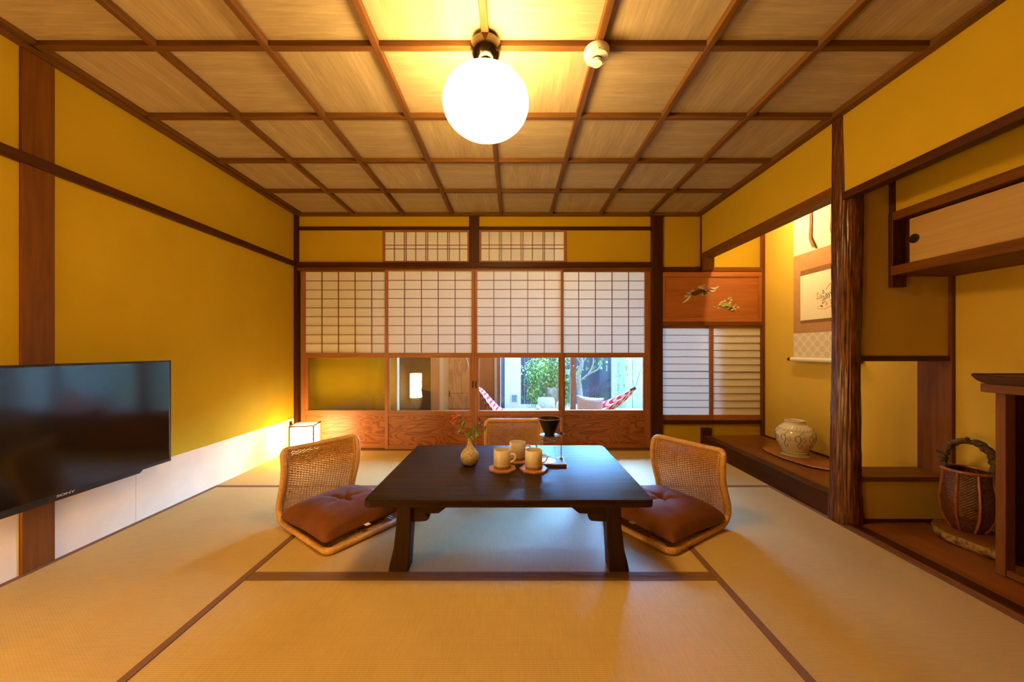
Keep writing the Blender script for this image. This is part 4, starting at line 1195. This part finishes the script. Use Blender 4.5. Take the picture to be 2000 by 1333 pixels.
JX, JY, JZ = 2.150, 2.735, 0.1470
jr = thing('painted_jar', 'round cream porcelain jar with blue-grey arabesque painting in the alcove', 'jar', (JX, JY, JZ))
JP = [(0.001, 0.0), (0.083, 0.0), (0.086, 0.006), (0.084, 0.020), (0.082, 0.036), (0.094, 0.058), (0.112, 0.088), (0.1235, 0.120), (0.1260, 0.146), (0.1215, 0.176), (0.108, 0.204), (0.088, 0.224), (0.068, 0.236), (0.060, 0.242), (0.059, 0.252), (0.064, 0.258), (0.065, 0.263), (0.060, 0.2645), (0.055, 0.258), (0.054, 0.244), (0.070, 0.230), (0.06, 0.05), (0.001, 0.03)]
PORC = plain('ivory_porcelain', (0.74, 0.66, 0.50), 0.16, 0.6, vary=0.05, vscale=8)
MB().lathe([(p[0], p[1]) for p in catmull([(r, z, 0) for r, z in JP], 3)], 56).build('porcelain_body', PORC, jr, smooth=True)
COB = plain('cobalt_brush', (0.12, 0.145, 0.13), 0.35)
def jr_at(z):
    for (r0, z0_), (r1, z1_) in zip(JP[1:], JP[2:18]):
        if z0_ <= z <= z1_: return r0+(r1-r0)*(z-z0_)/max(z1_-z0_, 1e-6)
    return 0.08
A0 = math.atan2(-JY, -JX)     # toward the viewer
def jp(a, z, e=0.0008):
    r = jr_at(z)+e
    return Vector((r*math.cos(A0+a), r*math.sin(A0+a), z))
def vine(pts, w=0.0016):
    P = catmull([(a, z, 0) for a, z in pts], 5)
    MB().tube([jp(p.x, p.y) for p in P], w, 5).build('painted_line', COB, jr)
for k in range(6):
    o = -2.0 + k*0.72
    vine([(o, 0.10), (o+0.12, 0.13), (o+0.05, 0.165), (o-0.10, 0.16), (o-0.12, 0.13), (o-0.02, 0.125)], 0.0024)
    vine([(o+0.12, 0.13), (o+0.30, 0.155), (o+0.38, 0.135), (o+0.30, 0.12), (o+0.24, 0.135)], 0.0014)
    vine([(o+0.05, 0.165), (o+0.20, 0.19), (o+0.34, 0.18)], 0.0014)
    vine([(o-0.02, 0.10), (o+0.06, 0.075), (o+0.20, 0.085), (o+0.16, 0.10)], 0.0018)
for k in range(20):
    o = -2.2 + k*0.22
    vine([(o, 0.205), (o+0.06, 0.198), (o+0.11, 0.207), (o+0.16, 0.232)], 0.0011)
    vine([(o, 0.012), (o+0.05, 0.028), (o+0.11, 0.014), (o+0.16, 0.028)], 0.0012)
for z in (0.195, 0.038, 0.008):
    vine([(-2.4+k*0.2, z) for k in range(24)], 0.0010)

# ------------------------------------------------------------------ flower basket on a slab
slab('basket_slab', 'thick bark-edged log slice under the bamboo basket', (2.236, 1.705, 0.0105), 0.128, 0.180, 0.048, 8.0, 0.0,
     (wood('slice_top', (0.14, 0.045, 0.012), (0.26, 0.10, 0.03), 'y', 22, 0.3), speckle('bark_edge', (0.34, 0.22, 0.09), (0.05, 0.028, 0.012), 38, 0.7)))
BX, BY, BZ_ = 2.258, 1.782, 0.0592
bk = thing('bamboo_basket', 'dark woven bamboo basket with a gnarled branch handle in the side alcove', 'basket', (BX, BY, BZ_))
def br(z):
    pr = [(0.0, 0.054), (0.03, 0.071), (0.08, 0.088), (0.14, 0.0935), (0.20, 0.089), (0.25, 0.082), (0.29, 0.080)]
    for (a, ra), (b_, rb_) in zip(pr, pr[1:]):
        if a <= z <= b_: return ra+(rb_-ra)*(z-a)/(b_-a)
    return pr[-1][1]
m = MB(); rings = []; NT_ = 160; NZ = 132
for j in range(NZ+1):
    z = 0.29*j/NZ; row = j//3
    prof = math.sin(math.pi*((j % 3)+0.5)/3)
    rings.append([((br(z)+0.0022*prof*math.sin(2*math.pi*k*40/NT_+math.pi*row))*math.cos(2*math.pi*k/NT_), (br(z)+0.0022*prof*math.sin(2*math.pi*k*40/NT_+math.pi*row))*math.sin(2*math.pi*k/NT_), z) for k in range(NT_)])
m.rings(rings, cap1=False)
BAM = plain('smoked_bamboo', (0.095, 0.030, 0.012), 0.34, 0.5, vary=0.5, vscale=90)
m.build('woven_body', BAM, bk, smooth=True)['kind'] = 'stuff'
BAM2 = plain('bamboo_rib', (0.26, 0.085, 0.024), 0.35, 0.5, vary=0.35, vscale=30)
for k in range(8):
    a = 2*math.pi*k/8 + 0.30
    MB().tube([((br(z)+0.003)*math.cos(a), (br(z)+0.003)*math.sin(a), z) for z in [0.29*i/16 for i in range(17)]], 0.0052, 6).build('rib', BAM2, bk, smooth=True)
MB().tube([(0.082*math.cos(2*math.pi*k/48), 0.082*math.sin(2*math.pi*k/48), 0.290) for k in range(48)], 0.0075, 8, loop=True).build('rim', BAM2, bk, smooth=True)
BR = speckle('gnarled_bark', (0.11, 0.060, 0.028), (0.030, 0.016, 0.008), 50, 0.8)
hpts = catmull([(-0.042, 0.058, 0.285), (-0.046, 0.062, 0.330), (-0.040, 0.054, 0.380), (-0.024, 0.032, 0.420), (0.0, 0.0, 0.436), (0.026, -0.034, 0.424), (0.044, -0.056, 0.385), (0.050, -0.064, 0.330), (0.040, -0.066, 0.278)], 10)
hr = [0.0150 + 0.008*noise.noise(Vector((i*0.22, 1.0, 0))) for i in range(len(hpts))]
hpts = [p + Vector((0.005*noise.noise(Vector((i*0.33, 8, 0))), 0.005*noise.noise(Vector((i*0.33, 3, 0))), 0.005*noise.noise(Vector((i*0.41, 5, 0))))) for i, p in enumerate(hpts)]
hb = MB().tube(hpts, hr, 16)
hb.v = [tuple(Vector(p) + 0.006*noise.noise_vector(Vector(p)*55) + 0.003*noise.noise_vector(Vector(p)*130)) for p in hb.v]
hb.build('branch_handle', BR, bk, smooth=True)
for p0, p1, r_ in ((hpts[14], hpts[14]+Vector((-0.03, 0.01, 0.02)), 0.007), (hpts[50], hpts[50]+Vector((-0.012, -0.012, -0.028)), 0.009), (hpts[66], hpts[66]+Vector((0.03, -0.012, 0.01)), 0.008), (hpts[72], hpts[72]+Vector((-0.03, -0.02, -0.02)), 0.009)):
    MB().tube([p0, (p0+p1)*0.5, p1], [r_*1.3, r_, r_*0.5], 8).build('twig_stub', BR, bk, smooth=True)

# ------------------------------------------------------------------ hanging cabinet in the side alcove
XC = 2.04
hc = thing('hanging_cabinet', 'hanging wall cabinet with tan sliding doors in the side alcove', 'cabinet', (0, 0, 0))
zt = 0.95 + (683-322)/(2000-VPU)*XC      # top rail top edge
zr = lambda v: 0.95 + (683-v)/(2000-VPU)*XC
ztop1, ztop0 = zr(322), zr(344)
zbot1, zbot0 = zr(465), zr(489)
y_end = 1.925
box('end_post', DARK['z'], hc, XC, XC+0.074, y_end, YP-0.0005, sz(561, 1.93), ztop1, 0.002)
box('top_rail', BROWN['y'], hc, XC, XC+0.05, 0.0, y_end, ztop0, ztop1, 0.002)
box('bottom_shelf', BROWN['y'], hc, XC-0.012, XT, 0.0, y_end, zbot0, zbot1, 0.002)
box('roof_board', BROWN['y'], hc, XC+0.05, XT, 0.0, y_end, ztop0, ztop1-0.004)
box('end_panel', BROWN['z'], hc, XC+0.074, XT, y_end, YP-0.001, zbot0, 1.76)
DOORW = wood('cabinet_door_paulownia', (0.40, 0.24, 0.085), (0.54, 0.345, 0.13), 'y', 40, 0.5, 0.3, 0.05)
ztd = ztop0 - 0.001; zbd = zbot1 + 0.001
d1 = box('sliding_door', DOORW, hc, XC+0.026, XC+0.040, 1.02, 1.868, zbd, ztd-0.012, 0.002)
d2 = box('sliding_door', DOORW, hc, XC+0.046, XC+0.060, 0.20, 1.06, zbd, ztd-0.012, 0.002)
yp_ = (XC+0.026)*FOC/(1786-VPU)
zp_ = sz(466, yp_)
MB().lathe([(0.0235, 0.0), (0.0235, 0.003), (0.020, 0.004), (0.017, 0.001), (0.001, 0.001)], 28).build('round_pull', IRON, d1, smooth=True)
bpy.data.objects['round_pull'].location = (XC+0.0262, yp_, zp_); bpy.data.objects['round_pull'].rotation_euler = (0, math.radians(-90), 0)
tw = box('plaster_field', WALL, wr, XC+0.012, XC+0.05, -0.02, 1.945, ztop1, 2.0)
box('short_post', DARK['z'], wr, XC+0.002, XC+0.022, y_end-0.004, YP-0.002, ztop1+0.001, 1.98, 0.001)

# ------------------------------------------------------------------ console in the side alcove
co = thing('console_shelf', 'brown wooden console with an upturned dark top edge in the side alcove', 'console', (2.19, 1.10, 0.0105))
cxo, cyo, czo = 2.19, 1.10, 0.0105
CO = {a: wood('console_oak_'+a, (0.095, 0.031, 0.006), (0.22, 0.080, 0.016), a, 40, 0.45, 0.2) for a in 'xyz'}
XF = 2.0
ztc = sz(749, 1.54)
box('top_board', CO['y'], co, XF-cxo, XT-0.002-cxo, 0.15-cyo, 1.535-cyo, ztc-0.036-czo, ztc-czo, 0.003)
# dark upper tray with its rolled end
poly = []
ztt = ztc-czo
poly = [(0.15-cyo, ztt), (1.50-cyo, ztt), (1.528-cyo, ztt+0.004), (1.545-cyo, ztt+0.014), (1.556-cyo, ztt+0.024), (1.564-cyo, ztt+0.034), (1.560-cyo, ztt+0.042), (1.550-cyo, ztt+0.042), (1.540-cyo, ztt+0.035), (1.500-cyo, ztt+0.035), (0.15-cyo, ztt+0.035)]
MB().prism(poly, 'x', XF-0.005-cxo, XT-0.003-cxo).build('rolled_edge_top', DARK['y'], co, bevel=0.003)
for y in (1.478, 0.22):
    box('leg', CO['z'], co, 2.030-cxo, 2.074-cxo, y-cyo, y+0.031-cyo, 0.0, ztc-0.036-czo, 0.002)
    box('leg', CO['z'], co, 2.330-cxo, 2.374-cxo, y-cyo, y+0.031-cyo, 0.0, ztc-0.036-czo, 0.002)
box('side_panel', DARK['z'], co, 2.085-cxo, 2.33-cxo, 1.484-cyo, 1.496-cyo, 0.05, ztc-0.040-czo)
box('back_panel', DARK['z'], co, 2.37-cxo, 2.382-cxo, 0.20-cyo, 1.49-cyo, 0.0, ztc-0.040-czo)
for k in range(2):
    ya, yb_ = (0.86, 1.428) if k == 0 else (0.28, 0.85)
    dd = box('front_door', SHOJI['z'], co, 2.050-cxo, 2.066-cxo, ya-cyo, yb_-cyo, 0.03, ztc-0.050-czo, 0.002)
    MB().ball((2.046-cxo, (yb_-0.05 if k == 0 else ya+0.05)-cyo, 0.42), 0.010, n=12, m=8).build('knob', IRON, dd, smooth=True)
box('bottom_rail', CO['y'], co, 2.035-cxo, 2.07-cxo, 0.251-cyo, 1.478-cyo, 0.004, 0.03, 0.001)

# ------------------------------------------------------------------ hammock on the veranda
hm = thing('hammock', 'red and white striped hammock slung across the veranda behind the glass', 'hammock', (0.0, 4.15, 0.0))
def hammock_mat():
    t = NT('striped_canvas')
    uv = t.node('ShaderNodeUVMap'); sep = t.node('ShaderNodeSeparateXYZ'); t.link(uv.outputs[0], sep.inputs[0])
    w = t.math('SINE', t.math('ADD', t.math('MULTIPLY', sep.outputs['X'], 150.0), t.math('MULTIPLY', t.math('SINE', t.math('MULTIPLY', sep.outputs['Y'], 30.0)), 2.0)))
    c = t.mixc(t.math('GREATER_THAN', w, 0.05), (0.55, 0.49, 0.40), (0.50, 0.008, 0.02))
    t.principled(c, 0.85, 0.2)
    return t.m
def hammock_sheet():
    NU, NV = 72, 20
    edge = catmull([(u, v, 0) for u, v in ((931, 757), (942, 765), (958, 785), (975, 803), (1005, 818), (1085, 832), (1135, 818), (1165, 800), (1202, 780), (1236, 761))], 8)
    vs_ = []; uvs = []
    for i in range(NU+1):
        u = i/NU; k = u*(len(edge)-1); k0 = min(int(k), len(edge)-2); e = edge[k0].lerp(edge[k0+1], k-k0)
        x = sx(e.x, 4.15); zc = sz(e.y, 4.15)
        half = 0.025 + 0.46*math.sin(math.pi*u)**0.8
        for j in range(NV+1):
            v = -1+2*j/NV
            pleat = 0.010*math.sin(v*20+u*4)*(1-0.7*math.sin(math.pi*u))
            vs_.append((x, v*half*0.62, max(0.03, zc - 0.16*math.sin(math.pi*u)**0.7*(1-v*v) - 0.02*(1-v*v) + pleat)))
            uvs.append((u, 0.5+0.5*v))
    fs_ = [(i*(NV+1)+j, (i+1)*(NV+1)+j, (i+1)*(NV+1)+j+1, i*(NV+1)+j+1) for i in range(NU) for j in range(NV)]
    o = MB().add(vs_, fs_).build('canvas', hammock_mat(), hm, smooth=True)
    ul = o.data.uv_layers.new(name='UVMap')
    for lp_ in o.data.loops: ul.data[lp_.index].uv = uvs[lp_.vertex_index]
    sol = o.modifiers.new('thickness', 'SOLIDIFY'); sol.thickness = 0.003
hammock_sheet()
for s, xa, za, hx in ((-1, sx(929, 4.15), sz(755, 4.15), -0.95), (1, sx(1237, 4.15), sz(760, 4.15), 1.98)):
    MB().tube([(xa-s*0.030, 0, za-0.016), (xa+s*0.022, 0, za+0.012)], 0.022, 10).build('end_block', DARK['x'], hm)
    MB().tube([(xa+s*0.018, 0, za+0.010), (hx, 0.0, 2.28)], 0.004, 6).build('hanging_rope', plain('rope', (0.40, 0.34, 0.24), 0.9), hm)
def knit_pillow():
    m = MB(); N = 24
    for sd_ in (-1, 1):
        vs_ = []
        for i in range(N+1):
            for j in range(N+1):
                a, b_ = -1+2*i/N, -1+2*j/N
                e = max(0, 1-abs(a)**2.4)**0.5*max(0, 1-abs(b_)**2.4)**0.5
                vs_.append((a*0.165*(1-0.10*(1-b_*b_)), sd_*0.070*e, b_*0.125*(1-0.12*(1-a*a))))
        fs_ = [(i*(N+1)+j, (i+1)*(N+1)+j, (i+1)*(N+1)+j+1, i*(N+1)+j+1) for i in range(N) for j in range(N)]
        m.add(vs_, fs_ if sd_ < 0 else [f[::-1] for f in fs_])
    t = NT('knit_check')
    ck = t.node('ShaderNodeTexChecker'); ck.inputs['Scale'].default_value = 75
    ck.inputs['Color1'].default_value = (0.52, 0.50, 0.48, 1); ck.inputs['Color2'].default_value = (0.34, 0.22, 0.22, 1)
    t.link(t.coords(), ck.inputs['Vector']); t.principled(ck.outputs[0], 0.9, 0.2, 0.0, ck.outputs['Fac'], 0.6, 0.004)
    o = m.build('knit_cushion', t.m, None, True, loc=(sx(1152, 4.2), 4.2, 0.275)); o.rotation_euler = (math.radians(-14), math.radians(6), 0)
    return o
cu = knit_pillow()
tag(cu, 'white knitted cushion lying in the hammock behind the glass', 'cushion')

# veranda lamp that glows through the paper doors
pm = thing('veranda_lamp', 'small warm lamp glowing behind the paper doors', 'lamp', (0.53, 3.70, 1.62))
MB().ball((0, 0, 0), 0.045, n=24, m=14).build('bulb', glow('veranda_bulb_light', (1.0, 0.70, 0.34), PORCH_POWER), pm, smooth=True)
MB().tube([(0, 0, 0.043), (0, 0, 0.62)], 0.004, 6).build('flex', BLACK, pm)

pq = thing('passage_fill_lamp', 'added unseen lamp brightening the passage beyond the doors', 'lamp', (-0.75, 4.75, 2.28))  # unseen lamp added to brighten the wooden doors beyond the glass
MB().lathe([(0.001, -0.035), (0.06, -0.032), (0.075, -0.015), (0.078, -0.002)], 32).build('diffuser', glow('passage_fill_light', (1.0, 0.74, 0.42), 260.0), pq, smooth=True)
MB().lathe([(0.085, -0.004), (0.085, 0.0)], 32).build('mount_ring', WHITEPL, pq, smooth=True)

# ------------------------------------------------------------------ garden planting
BLEAF = [plain('bamboo_leaf_%d' % i, c, 0.5, vary=0.3, vscale=12) for i, c in enumerate([(0.15, 0.26, 0.020), (0.30, 0.31, 0.025), (0.10, 0.20, 0.030)])]
def bamboo(label, x, y, h, spread, n, seed, mat, z0=-0.12, lw=0.016):
    rr = random.Random(seed)
    t = thing('bamboo_plant', label, 'plant', (x, y, z0), group='bamboo in the garden')
    stems = MB(); lv = MB()
    tips = []
    for s in range(7):
        a = rr.uniform(0, 6.28); d = spread*rr.uniform(0.3, 1.0)
        top = Vector((d*math.cos(a), d*math.sin(a)*0.6, h*rr.uniform(0.7, 1.0)))
        P = catmull([(0.04*math.cos(a), 0.04*math.sin(a), 0), (top.x*0.3, top.y*0.3, top.z*0.55), top], 6)
        stems.tube(P, 0.0035, 6)
        tips += P[3:]
    stems.build('stems', plain('bamboo_stem', (0.42, 0.40, 0.14), 0.5), t, smooth=True)
    for i in range(n):
        p = rr.choice(tips) + Vector((rr.gauss(0, spread*0.28), rr.gauss(0, spread*0.22), rr.gauss(0, h*0.06)))
        d = Vector((rr.uniform(-1, 1), rr.uniform(-1, 1), rr.uniform(-0.9, 0.35))).normalized()*rr.uniform(0.055, 0.095)
        leaf(lv, p, p+d, lw, (rr.uniform(-.4, .4), rr.uniform(-.4, .4), 1), 0.12, 4)
    o = lv.build('foliage', mat, t, smooth=True); o['kind'] = 'stuff'
bamboo('feathery light green bamboo beside the cream pier', sx(1043, 6.15), 6.25, 0.95, 0.22, 900, 1, BLEAF[0])
bamboo('tall yellow-green bamboo behind the stone basin', sx(1075, 6.5), 6.55, 1.30, 0.30, 1500, 2, BLEAF[1])
bamboo('darker bamboo beside the reddish veranda post', sx(1104, 6.3), 6.3, 0.75, 0.20, 700, 4, BLEAF[2])
bamboo('bamboo tips drooping in front of the pale fence', sx(1226, 6.2), 6.25, 1.5, 0.30, 200, 5, BLEAF[0], lw=0.018)
bs = thing('stone_basin', 'round pale stone water basin among the bamboo', 'stone basin', (sx(1066.5, 5.95), 5.95, -0.12))
STONE = speckle('granite', (0.46, 0.39, 0.28), (0.28, 0.24, 0.18), 30, 0.85)
MB().lathe([(0.001, 0), (0.125, 0), (0.140, 0.03), (0.146, 0.12), (0.140, 0.23), (0.128, 0.262), (0.104, 0.262), (0.098, 0.235), (0.001, 0.20)], 36).build('stone_body', STONE, bs, smooth=True)
MB().lathe([(0.098, 0.248), (0.001, 0.2481)], 30, cap0=False).build('water', plain('still_water', (0.20, 0.25, 0.26), 0.03, 0.8), bs)
def boulder(label, x, y, r, seed, h=1.0, col=(0.40, 0.37, 0.31)):
    m = MB(); rings = []
    for j in range(13):
        tt = min(max(math.pi*j/12, 0.03), math.pi-0.03); ring = []
        for k in range(20):
            a = 2*math.pi*k/20; d = Vector((math.sin(tt)*math.cos(a), math.sin(tt)*math.sin(a), -math.cos(tt)))
            w = 1+0.28*noise.noise(d*1.6+Vector((seed, 0, 0)))
            ring.append((d.x*r*w, d.y*r*w, d.z*r*h*w))
        rings.append(ring)
    o = m.rings(rings).build('garden_rock', speckle('rock_%d' % seed, col, tuple(c*0.55 for c in col), 22, 0.9), None, True, loc=(x, y, -0.12+r*h*0.6))
    tag(o, label, 'rock', 'rocks around the basin')
boulder('tawny upright rock behind the stone basin', sx(1077, 6.3), 6.30, 0.15, 5, 1.7, (0.15, 0.095, 0.04))
boulder('ochre rock beside the stone basin', sx(1093, 5.9), 5.80, 0.09, 9, 1.6, (0.38, 0.24, 0.09))
boulder('small dark round stone on the gravel by the pier', sx(1029, 5.6), 5.55, 0.035, 11, 1.0, (0.12, 0.11, 0.12))
boulder('ochre post-like stone before the basin', sx(1050, 5.8), 5.70, 0.055, 13, 2.0, (0.38, 0.24, 0.09))
tr = thing('garden_tree', 'slender pale-barked garden tree in front of the charred fence', 'tree', (sx(1135, 6.0), 6.05, -0.12))
TB = speckle('tree_bark', (0.24, 0.17, 0.11), (0.13, 0.09, 0.06), 26, 0.9)
MB().tube(catmull([(0, 0, 0), (-0.01, 0, 0.35), (-0.03, 0.01, 0.62), (0.02, 0, 0.85), (-0.04, 0.02, 1.15), (0.03, 0, 1.6)], 6), [0.05-0.001*i for i in range(31)], 12).build('trunk', TB, tr, smooth=True)
for P in ([(0.0, 0, 0.80), (0.10, 0, 0.95), (0.16, -0.02, 1.2)], [(-0.02, 0, 0.85), (-0.10, 0, 1.02), (-0.16, 0, 1.3)], [(0.01, 0, 0.55), (0.14, -0.03, 0.66), (0.28, -0.03, 0.73), (0.34, -0.03, 0.84)], [(0.14, -0.03, 0.66), (0.2, -0.03, 0.80), (0.21, -0.02, 0.95)]):
    c_ = catmull(P, 5); MB().tube(c_, [0.018-0.012*i/len(c_) for i in range(len(c_))], 8).build('branch', TB, tr, smooth=True)
rr = random.Random(5)
for i in range(46):
    b_ = Vector((rr.uniform(-0.22, 0.36), rr.uniform(-0.1, 0.1), rr.uniform(0.55, 1.35))); d = Vector((rr.uniform(-1, 1), rr.uniform(-.5, .5), rr.uniform(-1, 0.2))).normalized()*rr.uniform(0.05, 0.09)
    q = MB(); leaf(q, b_, b_+d, 0.035, (0, 1, 0.4), 0.1, 5); q.build('leaf', BLEAF[2], tr, smooth=True)
gs = thing('rain_chain', 'small white disc and pale drops hanging against the charred fence', 'ornament', (sx(1185, 6.9), 6.9, sz(708, 6.9)))
MB().ball((0, 0, 0), 0.022, 0.006, 0.022, 16, 8).build('disc', plain('white_shell', (0.8, 0.8, 0.74), 0.4), gs, True)
MB().tube([(0, 0, -0.02), (0, 0, -0.18)], 0.003, 6).build('cord', IRON, gs)
for k in range(3):
    MB().ball((0, 0, -0.075-0.04*k), 0.009, 0.006, 0.018, 10, 6).build('drop', plain('pale_gold', (0.66, 0.56, 0.30), 0.4), gs, True)
